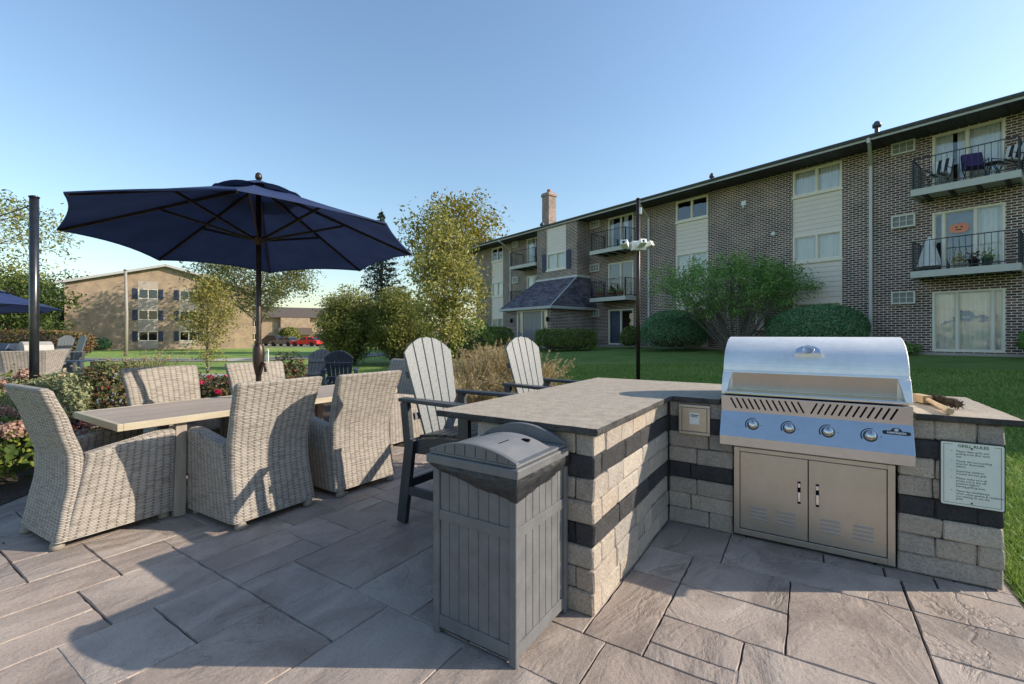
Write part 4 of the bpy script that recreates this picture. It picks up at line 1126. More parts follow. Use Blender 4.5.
for ci, (a, b) in enumerate(SL):
    for k, (c, d) in enumerate(SZ):
        cu = ((0,1),); cm = 'curtain'; mull = None
        if (ci,k) == (0,1): cu = ((.60,.98),); mull = [a+.28, a+1.02]
        if (ci,k) == (0,2): cu = ((.0,.30),(.34,.48),(.52,1.0))
        if (ci,k) == (0,0): mull = [a+.60, a+1.40]
        if (ci,k) == (1,2): cu = ((0,.14),(.55,.75))
        if (ci,k) == (1,1): cu = ()
        if (ci,k) == (1,0): cu = ((0,.5),); cm = 'curtain_blue'
        if ci == 2: cu = ((0,.3),(.7,1))
        fo = glazed(apt, 'sliding_door', a, b, c, d, cur=cu, curm=cm, mull=mull)
        if (ci,k) == (0,0):
            m = MB()
            for xx, sg in ((a+.52,1),(a+1.02,-1)):
                m.tube([(xx,.19,1.55),(xx-.01*sg,.185,1.3),(xx+.04*sg,.18,1.08),(xx+.14*sg,.18,.98)], [.02,.03,.04,.025], 8)
            m.build('tieback', M['white_paint'], fo)
        if (ci,k) == (0,1):
            m = MB(); m.box(a+.30,a+.98,.16,.18,c,d); m.build('door_leaf', M['curtain_blue'], fo)
            pk = MB(); P_ = [(.235*math.copysign(abs(math.cos(t))**.72, math.cos(t)), .155*math.copysign(abs(math.sin(t))**.72, math.sin(t))*(1+.05*math.cos(5*t))) for t in np.linspace(0,2*PI,40,endpoint=False)]
            pk.prism([(a+.64+p[0], 4.83+p[1]) for p in P_], .026,.029,'y'); pk.box(a+.62,a+.67,.026,.029,4.95,5.0); po_ = pk.build('pumpkin_cutout', M['pumpkin'], fo)
            pk = MB()
            for sx in (-1,1): pk.prism([(a+.64+sx*.10,4.85),(a+.64+sx*.03,4.85),(a+.64+sx*.05,4.90)], .0235,.0255,'y')
            pk.prism([(a+.64-.10,4.81),(a+.64-.05,4.77),(a+.64+.05,4.77),(a+.64+.10,4.81),(a+.64+.04,4.795),(a+.64-.04,4.795)], .0235,.0255,'y')
            pk.build('face_cutout', M['hole'], po_)
# wall air conditioner sleeves
for a, b in ((-1.83,-1.18),(-15.93,-15.22),(-23.4,-22.78),(6.5,7.15)):
    for z0, z1 in ((2.43,2.87),(5.09,5.53),(7.66,8.08)):
        m = MB(); m.box(a,b,-.12,.05,z1-.05,z1); m.box(a,b,-.12,.05,z0,z0+.05); m.box(a,a+.05,-.12,.05,z0+.05,z1-.05); m.box(b-.05,b,-.12,.05,z0+.05,z1-.05); acu = m.build('air_conditioner', M['ac'], apt)
        m = MB(); m.box(a+.05,b-.05,-.07,-.02,z0+.05,z1-.05); m.build('grille_back', M['grille'], acu)
        m = MB()
        for x in (a+.05+(b-a-.1)*.33, a+.05+(b-a-.1)*.66): m.box(x-.012,x+.012,-.10,-.072,z0+.05,z1-.05)
        m.box(a+.05,b-.05,-.10,-.072,(z0+z1)/2-.01,(z0+z1)/2+.01); m.build('grille', M['ac'], acu)
# balconies
BAL = [(-1.10,1.31),(-14.95,-12.48),(-22.3,-19.6),(7.2,9.65)]
for ci, (a, b) in enumerate(BAL):
    for k in (1, 2):
        z = FZ[k]; p = 1.22
        m = MB(); m.box(a,b,-p,-p+.06,z-.20,z+.01); m.box(a,a+.05,-p+.06,-.003,z-.20,z+.01); m.box(b-.05,b,-p+.06,-.003,z-.20,z+.01); m.box(a+.05,b-.05,-p+.06,-.003,z-.10,z+.005)
        bo = m.build('balcony', M['bal_slab'], apt)
        m = MB()
        for i in range(4): x = a+.3+(b-a-.6)*i/3; m.box(x-.04,x+.04,-p+.061,-.004,z-.19,z-.103)
        m.build('joist', M['soffit'], bo)
        m = MB(); h = .98
        def rail(p0, p1):
            L = (Vector(p1)-Vector(p0)).length; n = max(2, round(L/.135))
            for zz in (z+.09, z+h): m.bar((p0[0],p0[1],zz),(p1[0],p1[1],zz),.028,.028)
            for i in range(n+1):
                q = Vector(p0).lerp(Vector(p1), i/n); w_ = .036 if i in (0,n) else .014
                m.box(q.x-w_/2,q.x+w_/2,q.y-w_/2,q.y+w_/2,z+.01,z+h)
        y = -p+.05
        rail((a+.05,y,0),(b-.05,y,0)); rail((a+.05,y+.07,0),(a+.05,-.03,0)); rail((b-.05,y+.07,0),(b-.05,-.03,0))
        m.build('railing', M['iron'], bo)
# stair bay, vestibule and shingled skirt roof
bx0, bx1, bp = -19.54, -16.01, 1.11
m = MB(); hl = [(-18.6,-16.92,5.30,8.0)]
wall(m, bx0, bx1, 0, 8.06, hl, P=lambda x, y, z: (x, y-bp, z))
m.add([(bx1,-bp,0),(bx1,-.003,0),(bx1,-.003,8.06),(bx1,-bp,8.06)], [(0,1,2,3)]); m.add([(bx0,-bp,0),(bx0,-.003,0),(bx0,-.003,8.06),(bx0,-bp,8.06)], [(0,3,2,1)])
bay = m.build('stair_bay', M['brick'], apt)
Pb = Matrix.Translation((0,-bp,0))
glazed(bay, 'window', -18.6, -16.92, 5.38, 6.42, Pb, cur=((0,1),)); siding(bay, -18.6, -16.92, 6.425, 8.0, Pb)
m = MB(); m.box(-18.66,-16.86,-bp-.06,-bp+.1,5.30,5.377); m.build('sill', M['win_frame'], bay)
for a, b in ((-19.02,-18.64),(-16.88,-16.5)):
    m = MB(); m.box(a,b,-bp-.04,-bp-.003,5.32,6.46)
    for i in range(16): zz = 5.40+i*.062; m.prism([(-bp-.052,zz),(-bp-.041,zz+.045),(-bp-.041,zz)], a+.05, b-.05, 'x')
    m.build('shutter', M['shutter'], bay)
vx0, vx1, vp = -19.8, -15.8, 3.4
ve = MB(); dh = [(-18.75,-16.08,.66,2.78)]
wall(ve, vx0, vx1, 0, 2.95, dh, P=lambda x, y, z: (x, y-vp, z))
ve.add([(vx1,-vp,0),(vx1,-bp+1.1,0),(vx1,-bp+1.1,2.95),(vx1,-vp,2.95)], [(0,1,2,3)]); ve.add([(vx0,-vp,0),(vx0,-.01,0),(vx0,-.01,2.95),(vx0,-vp,2.95)], [(0,3,2,1)])
vo = ve.build('vestibule', M['brick'], apt)
m = MB(); e = .32
fl, fr, ft = -vp-e, vx1+e, 4.78
A = [(vx0-e,fl,2.93),(fr,fl,2.93),(bx1+.02,-bp-.03,ft),(bx0-.02,-bp-.03,ft)]
m.add(A, [(0,1,2,3)]); m.add([(fr,fl,2.93),(fr,-.02,2.93),(bx1+.02,-.02,ft),(bx1+.02,-bp-.03,ft)], [(0,1,2,3)]); m.add([(vx0-e,fl,2.93),(vx0-e,-.02,2.93),(bx0-.02,-.02,ft),(bx0-.02,-bp-.03,ft)], [(0,3,2,1)])
m.build('skirt_roof', M['roof'], vo)
m = MB(); m.box(vx0-e-.02,fr+.02,fl-.03,fl,2.80,2.95); m.box(fr,fr+.03,fl,-.02,2.80,2.95); m.box(vx0-e-.03,vx0-e,fl,-.02,2.80,2.95); m.build('eave_trim', M['fascia'], vo)
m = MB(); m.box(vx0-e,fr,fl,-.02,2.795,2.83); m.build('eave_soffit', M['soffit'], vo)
m = MB(); m.box(bx0-.03,bx1+.03,-bp-.06,-bp-.004,ft-.03,ft+.09); m.box(bx1+.004,bx1+.05,-bp,-.02,ft-.03,ft+.09); m.bar((fr,fl,2.95),(bx1+.03,-bp-.04,ft),.05,.03); m.build('flashing', M['flash'], vo)
Pv = Matrix.Translation((0,-vp,0))
m = MB(); m.box(-18.75,-16.08,-.02,.10,2.70,2.78); 
for x in (-18.75,-18.30,-16.58,-16.15): m.box(x,x+.07,-.02,.10,.66,2.70)
m.xf(Pv); fr_ = m.build('door_frame', M['win_frame'], vo)
for a, b in ((-18.23,-17.415),(-17.405,-16.58)):
    m = MB(); m.box(a,b,.04,.085,.67,2.69); m.xf(Pv); d_ = m.build('door', M['door'], vo)
    m = MB()
    for px in (a+.10,a+.46):
        for z0, z1 in ((.85,1.35),(1.5,2.05),(2.18,2.52)): m.box(px,px+.26,.030,.0395,z0,z1)
    m.xf(Pv); m.build('raised_panel', M['door'], d_, .012)
    m = MB(); hx = b-.07 if a < -18 else a+.07; m.lathe([(.03,.0),(.03,.05),(.001,.055)], 10, (hx,.04,1.62), 0, Matrix.Rotation(R(90),3,'X')); m.xf(Pv); m.build('handle', M['chrome'], d_)
for a, b in ((-18.68,-18.30),(-16.51,-16.15)):
    m = MB(); m.box(a,b,.03,.09,.67,1.45); m.xf(Pv); m.build('sidelight_panel', M['door'], vo)
    m = MB(); m.add([(a,.05,1.45),(b,.05,1.45),(b,.05,2.7),(a,.05,2.7)], [(0,1,2,3)]); m.xf(Pv); m.build('sidelight', M['glass'], vo)
    m = MB(); curtain(m, a, b, 1.45, 2.7, .2); m.xf(Pv); m.build('sidelight_blind', M['curtain'], vo)
for x in (-19.2,-15.98):
    m = MB(); m.lathe([(.03,.0),(.075,.02),(.085,.17),(.10,.18),(.02,.26),(.001,.27)], 10, (x,-vp-.11,2.10)); m.bar((x,-vp-.02,2.33),(x,-vp-.11,2.33),.03,.03); m.build('wall_lamp', M['iron'], vo)
m = MB(); m.box(-19.0,-15.9,-vp-1.3,-vp-.003,.45,.63); m.build('door_step', M['concrete'], vo)
# roof, gutter, soffit
OV = 1.2
m = MB(); m.add([(XL-.8,-OV,8.22),(XR+.8,-OV,8.22),(XR+.8,6.7,9.15),(XL-.8,6.7,9.15)], [(0,1,2,3)]); m.add([(XL-.8,6.7,9.15),(XR+.8,6.7,9.15),(XR+.8,14.7,8.22),(XL-.8,14.7,8.22)], [(0,1,2,3)])
m.add([(XL-.8,-OV,8.22),(XL-.8,6.7,9.15),(XL-.8,14.7,8.22)], [(0,1,2)]); m.add([(XR+.8,-OV,8.22),(XR+.8,6.7,9.15),(XR+.8,14.7,8.22)], [(0,2,1)])
ro = m.build('roof', M['roof'], apt)
m = MB(); m.prism([(-OV-.10,8.225),(-OV-.10,8.19),(-OV-.07,8.12),(-OV,8.12),(-OV,8.225)], XL-.82, XR+.82, 'x'); m.build('gutter', M['gutter'], ro)
m = MB(); m.box(XL-.81,XR+.81,-OV-.02,-OV+.01,8.045,8.117); m.box(XL-.83,XL-.80,-OV+.01,14.6,8.04,8.2); m.build('fascia', M['fascia'], ro)
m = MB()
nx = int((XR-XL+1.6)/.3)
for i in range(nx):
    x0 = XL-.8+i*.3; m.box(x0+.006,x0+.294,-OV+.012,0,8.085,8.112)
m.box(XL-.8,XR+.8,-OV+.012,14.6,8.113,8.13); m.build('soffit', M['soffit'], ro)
for x, y, zt, r_ in ((-2.60,1.5,9.66,.075),(-9.25,1.5,9.50,.06),(-21.4,1.0,9.3,.08)):
    m = MB(); m.lathe([(r_,8.3),(r_,zt-.22),(r_*.9,zt-.21)], 14, (x,y,0)); m.lathe([(r_*1.9,zt-.24),(r_*2.0,zt-.14),(r_*.9,zt-.02),(.001,zt)], 14, (x,y,0)); m.build('roof_vent', M['gutter'], ro)
m = MB(); cx, cy = -21.75, 2.0; m.box(cx-.36,cx+.36,cy-.36,cy+.36,8.2,11.35); m.box(cx-.42,cx+.42,cy-.42,cy+.42,11.353,11.5); m.box(cx-.38,cx+.38,cy-.38,cy+.38,11.503,11.6); ch_ = m.build('chimney', M['brick'], ro)
m = MB(); m.lathe([(.15,11.6),(.16,11.85),(.12,11.9)], 12, (cx,cy,0)); m.build('flue', M['terracotta'], ch_)
m = MB(); m.box(cx-.45,cx+.45,cy-.45,cy+.45,8.2,8.95); m.build('chimney_flashing', M['flash'], ch_)
for x, off in ((-2.42,-.22),(-11.85,-.2),(-23.65,-.2)):
    m = MB(); m.box(x-.05,x+.05,-.105,-.012,.75,7.55)
    m.bar((x,-.06,7.52),(x-off,-OV+.05,7.98),.10,.085); m.bar((x-off,-OV-.02,7.95),(x-off,-OV-.02,8.13),.10,.085,0,(1,0,0))
    for z in (1.6,4.2,6.8): m.box(x-.065,x+.065,-.11,-.004,z,z+.03)
    m.build('downspout', M['downspout'], apt)
m = MB(); m.box(-7.05,-6.85,-.09,-.003,7.08,7.28); m.lathe([(.02,0),(.06,-.12)], 10, (-6.95,-.10,7.08)); m.build('flood_light', M['white_paint'], apt)
m = MB(); m.lathe([(.09,.0),(.09,.03),(.001,.035)], 14, (-5.75,-.003,5.62), 0, Matrix.Rotation(R(90),3,'X')); m.build('wall_vent', M['white_paint'], apt)
m = MB(); m.box(-6.42,-6.08,-.14,-.003,1.55,2.25); m.build('meter_box', M['siding'], apt, .015)
m = MB(); m.box(XL-.02,XR+.02,-.10,-.003,.3,.77); m.build('foundation', M['concrete'], apt)

# things standing on the balconies
def bal(x, y, k): return BW(x, y, FZ[k]+.012)
def folding_chair(label, seat, pos, rz):
    t = thing('folding_chair', label, 'chair', pos, rz, 'folding chairs on the top balcony')
    m = MB()
    for sx in (-1,1):
        m.tube([(sx*.24,-.22,.0),(sx*.24,.22,.46)],.013,6); m.tube([(sx*.24,.22,.0),(sx*.24,-.20,.44),(sx*.24,-.36,.95)],.013,6); m.tube([(sx*.25,-.25,.62),(sx*.25,.2,.62),(sx*.24,.2,.44)],.013,6)
    m.build('frame', M['iron'], t)
    n = 5 if seat == 'stripe' else 1
    s = MB()
    for i in range(n):
        x0 = -.23+.46*i/n; x1 = x0+.46/n
        s.add([(x0,.22,.45),(x1,.22,.45),(x1,-.18,.41),(x0,-.18,.41)], [(0,1,2,3)], i % 2); s.add([(x0,-.19,.45),(x1,-.19,.45),(x1,-.37,.98),(x0,-.37,.98)], [(0,1,2,3)], i % 2)
    so = s.build('seat', [M['white_cloth'], M['black']] if seat == 'stripe' else [M['purple'], M['purple']], t)
    md = so.modifiers.new('thick', 'SOLIDIFY'); md.thickness = .035
    return t
folding_chair('folding chair with white and black striped seat at the left of the top balcony', 'stripe', bal(-.50,-.72,2), BTH+R(165))
folding_chair('folding chair with dark purple cloth in the middle of the top balcony', 'plain', bal(.33,-.7,2), BTH+R(200))
folding_chair('folding chair with white and black striped seat at the right of the top balcony', 'stripe', bal(1.0,-.62,2), BTH+R(150))
t = thing('side_table', 'small dark folding table between the chairs on the top balcony', 'table', bal(.70,-.82,2), BTH)
m = MB(); m.lathe([(.22,.42),(.22,.44),(.001,.445)],16); m.build('tabletop', M['iron'], t)
for k in range(3): m = MB(); a_ = k*2*PI/3; m.tube([(.04*math.cos(a_),.04*math.sin(a_),.42),(.2*math.cos(a_),.2*math.sin(a_),0)],.012,6); m.build('leg', M['iron'], t)
t = thing('closed_umbrella', 'closed white umbrella standing in a dark base on the middle balcony', 'umbrella', bal(-.72,-.70,1), BTH)
m = MB(); m.lathe([(.0225,.15),(.0225,1.0)],8); m.build('pole', M['iron'], t); m = MB(); m.lathe([(.28,0),(.28,.06),(.1,.12),(.03,.15)],16); m.build('base', M['iron'], t)
m = MB(); m.grid(lambda i, j: ((.04+.25*(j/6)**.8*(1+.12*math.sin(i*PI/2.5)))*math.cos(i*PI/15), (.04+.22*(j/6)**.8*(1+.12*math.sin(i*PI/2.5)))*math.sin(i*PI/15), 1.12-.95*j/6), 30, 6, 0, True); m.build('canopy', M['white_cloth'], t)
def pot(label, pos, pm_, r_=.13, h=.2, col='plant_leaf', n=120, top=.2):
    t = thing('flower_pot', label, 'plant pot', pos, BTH, 'pots on the balconies')
    m = MB(); m.lathe([(r_*.7,0),(r_,h),(r_*1.08,h),(r_*1.08,h+.02),(r_*.9,h+.02),(r_*.9,h-.03),(.001,h-.03)],14); m.build('pot', M[pm_], t)
    return t, r_, h, n, top
POTS = [pot('gray pot of yellow flowers on the middle balcony beside the folded umbrella', bal(.0,-1.0,1), 'ac', .14,.16), pot('dark pot with a dark plant on the middle balcony below the pumpkin cutout', bal(.34,-1.0,1), 'iron', .13,.2), pot('green pot on the middle balcony, rightmost of its row', bal(.62,-1.0,1), 'green_pot', .13,.22)]
POTS += [pot('tall leafy pot plant at the shingled roof end of its balcony', bal(-14.6,-.8,1), 'terracotta', .2,.3), pot('terracotta pot on the balcony behind the camera pole, left of two', bal(-13.7,-1.0,1), 'terracotta', .18,.22), pot('terracotta pot on the balcony behind the camera pole, with bushier green plant', bal(-13.0,-1.0,1), 'terracotta', .2,.25)]

# ---------------------------------------------------------------- tan brick apartment house at the left
t2 = thing('apartment_house', 'tan brick apartment house with low gable, navy shutters and tree shade on its wall', 'building', (-43.3,57.0,-.35), R(30))
HX = 9.4; zb, ze, zp = -.2, 7.75, 10.3
wins = [(-2.75,-.85),(1.35,3.25)]; wz = [(.95,2.15),(3.55,4.75),(6.15,7.35)]
m = MB(); wall(m, -HX, HX, zb, ze, [(a,b,c,d) for a,b in wins for c,d in wz], .1)
m.add([(-HX,0,ze),(HX,0,ze),(0,0,zp)], [(0,1,2)]); m.add([(-HX,0,zb),(-HX,30,zb),(-HX,30,ze),(-HX,0,ze)], [(0,3,2,1)]); m.add([(HX,0,zb),(HX,30,zb),(HX,30,ze),(HX,0,ze)], [(0,1,2,3)]); m.add([(-HX,30,zb),(HX,30,zb),(HX,30,ze),(0,30,zp),(-HX,30,ze)], [(0,1,2,3,4)])
m.build('wall', M['tan_brick'], t2)
m = MB(); m.box(-HX+.2,HX-.2,1.0,1.1,zb,ze-.2); m.build('interior', M['room'], t2)
sl_ = (zp-ze)/HX
m = MB()
for sx in (-1,1):
    m.add([(0,-.5,zp+.22),(sx*(HX+.6),-.5,ze-.6*sl_+.22),(sx*(HX+.6),30.5,ze-.6*sl_+.22),(0,30.5,zp+.22)], [(0,1,2,3)])
rf = m.build('roof', M['roof'], t2)
m = MB()
for sx in (-1,1): m.bar((0,-.5,zp+.08),(sx*(HX+.6),-.5,ze-.6*sl_+.08),.06,.28,0,(0,0,1))
m.build('bargeboard', M['fascia'], rf)
m = MB()
for sx in (-1,1): m.add([(0,-.46,zp-.04),(sx*(HX+.55),-.46,ze-.55*sl_-.04),(sx*(HX+.55),0,ze-.55*sl_-.04),(0,0,zp-.04)], [(0,1,2,3)])
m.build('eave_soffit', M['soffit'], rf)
for a, b in wins:
    for c, d in wz:
        glazed(t2, 'window', a, b, c, d, cur=((.05,.95),) if c > 5 else (), curm='curtain_blue')
        for x0, x1 in ((a-.55,a-.08),(b+.08,b+.55)): m = MB(); m.box(x0,x1,-.05,-.003,c-.03,d+.03); m.build('shutter', M['shutter'], t2)
    m = MB(); z_ = [zb+.3, wz[0][0], wz[0][1], wz[1][0], wz[1][1], wz[2][0], wz[2][1], ze+.55 if a < 0 else ze-.1]
    for i in range(0, 8, 2): m = MB(); m.box(a-.03, b+.03, -.014, -.003, z_[i]+.003, z_[i+1]-.003); m.build('stucco_panel', M['stucco'], t2)
for z in (2.9,5.55):
    m = MB(); m.box(-HX-1.3,-HX-.005,.8,4.2,z-.15,z+.02)
    for y in np.linspace(.85,4.15,14): m.box(-HX-1.28,-HX-1.25,y-.02,y+.02,z+.02,z+1.0)
    for x in np.linspace(-HX-1.25,-HX-.05,7): m.box(x-.02,x+.02,.82,.86,z+.02,z+1.0)
    m.box(-HX-1.29,-HX-1.23,.8,4.2,z+1.0,z+1.05); m.box(-HX-1.28,-HX-.01,.81,.87,z+1.0,z+1.05)
    m.build('balcony', M['iron'], t2)
# far apartment house past the parking lot
t3 = thing('apartment_house', 'far tan apartment house with brown roof behind the parked cars', 'building', (-49.5,104,-.6), R(27))
m = MB(); fw_ = [(x, x+2.0, z, z+1.4) for x in (-14,-9.2,4.4,9.0,13.5) for z in (.9,3.7)] + [(-1.3,1.3,4.3,5.5)]
wall(m, -19, 19, -1, 6.1, fw_, .15); m.add([(19,0,-1),(19,14,-1),(19,14,6.1),(19,0,6.1)], [(0,1,2,3)]); m.add([(-19,0,-1),(-19,14,-1),(-19,14,6.1),(-19,0,6.1)], [(0,3,2,1)])
m.build('wall', M['tan_brick'], t3)
for a, b, c, d in fw_: glazed(t3, 'window', a, b, c, d, cur=())
m = MB(); m.add([(-19.8,-.9,6.0),(19.8,-.9,6.0),(19.8,7,8.6),(-19.8,7,8.6)], [(0,1,2,3)]); m.add([(-19.8,7,8.6),(19.8,7,8.6),(19.8,15,6.0),(-19.8,15,6.0)], [(0,1,2,3)]); m.box(-19.8,19.8,-.92,-.85,5.85,6.02); m.build('roof', M['bark'], t3)
m = MB(); m.box(-3.0,3.0,-.9,-.02,-1,6.0); m.build('stair_bay', M['tan_brick'], t3)
m = MB(); m.prism([(-2.6,2.0),(-.95,3.6),(-.95,2.0)], -3.4,3.4,'x'); m.build('skirt_roof', M['bark'], t3)
for x in (-11.5,7.2):
    m = MB(); m.box(x-1.8,x+1.8,-1.5,-.02,2.9,3.15)
    for q in np.linspace(x-1.75,x+1.75,14): m.box(q-.025,q+.025,-1.48,-1.44,3.15,4.1)
    m.box(x-1.8,x+1.8,-1.5,-1.42,4.1,4.18); m.build('balcony', M['bal_slab'], t3)
m = MB(); m.box(-19,19,.6,.7,-1,6); m.build('interior', M['room'], t3)
# ---------------------------------------------------------------- vegetation
L_ = {}
L_['birch'] = leaf_mat('leaf_birch', [(.13,.14,.03),(.26,.26,.06),(.38,.36,.10),(.50,.45,.16)], .4, .35, .9)
L_['young'] = leaf_mat('leaf_young', [(.14,.15,.035),(.24,.24,.06),(.34,.31,.09),(.42,.31,.11)], .4, .4, .8)
L_['locust'] = leaf_mat('leaf_locust', [(.08,.10,.015),(.16,.16,.02),(.28,.23,.025),(.36,.25,.03)], .4, .5, .25)
L_['oak'] = leaf_mat('leaf_oak', [(.07,.10,.03),(.12,.15,.05),(.18,.19,.075),(.23,.21,.09)], .3, .4, .3)
L_['dark'] = leaf_mat('leaf_dark', [(.02,.042,.012),(.04,.075,.018),(.07,.11,.025),(.12,.13,.03)], .25, .4, .3)
L_['bushy'] = leaf_mat('leaf_bushy', [(.09,.11,.025),(.18,.20,.045),(.28,.29,.08),(.38,.36,.12)], .45, .4, .7)
L_['green'] = leaf_mat('leaf_green', [(.09,.20,.045),(.17,.33,.075),(.25,.43,.12),(.36,.48,.16)], .35, .3, .8)
L_['yew'] = leaf_mat('leaf_yew', [(.07,.165,.08),(.13,.265,.125),(.21,.37,.175)], .2, .25, 1.2)
L_['hedge'] = leaf_mat('leaf_hedge', [(.065,.12,.022),(.12,.20,.036),(.18,.26,.05),(.27,.26,.075)], .25, .35, 1.2)
L_['autumn'] = leaf_mat('leaf_autumn', [(.05,.07,.015),(.10,.10,.025),(.18,.11,.05),(.22,.09,.06)], .3, .5, .5)
L_['spruce'] = leaf_mat('needle_spruce', [(.012,.028,.022),(.025,.05,.04),(.045,.075,.06)], .1, .3, .4)
L_['bed'] = leaf_mat('leaf_bed', [(.03,.06,.012),(.07,.12,.02),(.14,.19,.03),(.26,.27,.05)], .35, .25, 3)
L_['rose'] = leaf_mat('leaf_rose', [(.035,.055,.02),(.08,.11,.035),(.15,.14,.05),(.20,.09,.05)], .3, .25, 3)
L_['silver'] = leaf_mat('leaf_silver', [(.16,.19,.10),(.26,.29,.16),(.38,.38,.20)], .3, .25, 3)
L_['maroon'] = leaf_mat('leaf_maroon', [(.05,.018,.02),(.10,.035,.035),(.16,.07,.055)], .25, .25, 3)
L_['pinkhead'] = leaf_mat('floret_pink', [(.30,.16,.12),(.42,.25,.19),(.52,.36,.28)], .25, .25, 8)
L_['yellow'] = leaf_mat('leaf_yellow', [(.32,.24,.05),(.48,.36,.08)], .3, .2, 3)
L_['rosepetal'] = leaf_mat('petal_rose', [(.50,.015,.07),(.68,.05,.13),(.78,.12,.20)], .3, .2, 3)
L_['straw'] = leaf_mat('grass_straw', [(.22,.18,.07),(.36,.28,.13),(.50,.39,.22),(.58,.44,.30)], .3, .3, 2)
L_['sage'] = leaf_mat('grass_sage', [(.10,.12,.05),(.19,.20,.09),(.30,.27,.14)], .3, .3, 2)

def leafmesh(name, pts, size, mat, parent, aspect=.5, nrm=None, seed=0, svar=.35, flat=.0):
    r = np.random.default_rng(seed); P = np.asarray(pts, float); n = len(P)
    d = r.normal(size=(n,3)); d /= np.linalg.norm(d, axis=1, keepdims=True)
    if nrm is not None:
        N = np.asarray(nrm, float) + r.normal(size=(n,3))*.55; N /= np.linalg.norm(N, axis=1, keepdims=True)
        d = d - N*(d*N).sum(1, keepdims=True); d /= np.linalg.norm(d, axis=1, keepdims=True)
    else:
        N = r.normal(size=(n,3)); N[:,2] += flat; N /= np.linalg.norm(N, axis=1, keepdims=True)
        d = d - N*(d*N).sum(1, keepdims=True); d /= np.linalg.norm(d, axis=1, keepdims=True)
    w = np.cross(N, d); L = size*(1+r.uniform(-svar, svar, (n,1)))
    v = np.empty((n,6,3))
    fold = N*L*.10
    v[:,0] = P - d*L*.5; v[:,1] = P - d*L*.12 + w*L*aspect*.5 + fold; v[:,2] = P + d*L*.22 + w*L*aspect*.42 + fold
    v[:,3] = P + d*L*.5; v[:,4] = P + d*L*.22 - w*L*aspect*.42 + fold; v[:,5] = P - d*L*.12 - w*L*aspect*.5 + fold
    me = bpy.data.meshes.new(name); me.vertices.add(n*6); me.vertices.foreach_set('co', v.ravel())
    b = np.arange(n)[:,None]*6
    f = np.concatenate([b+[0,1,2,3], b+[0,3,4,5]], 1).reshape(-1)
    me.loops.add(n*8); me.loops.foreach_set('vertex_index', f.astype(np.int32))
    me.polygons.add(n*2); me.polygons.foreach_set('loop_start', np.arange(n*2, dtype=np.int32)*4)
    me.update(calc_edges=True); me.validate()
    me.materials.append(mat)
    o = bpy.data.objects.new(name, me); COL.objects.link(o)
    if parent: o.parent = parent
    return o

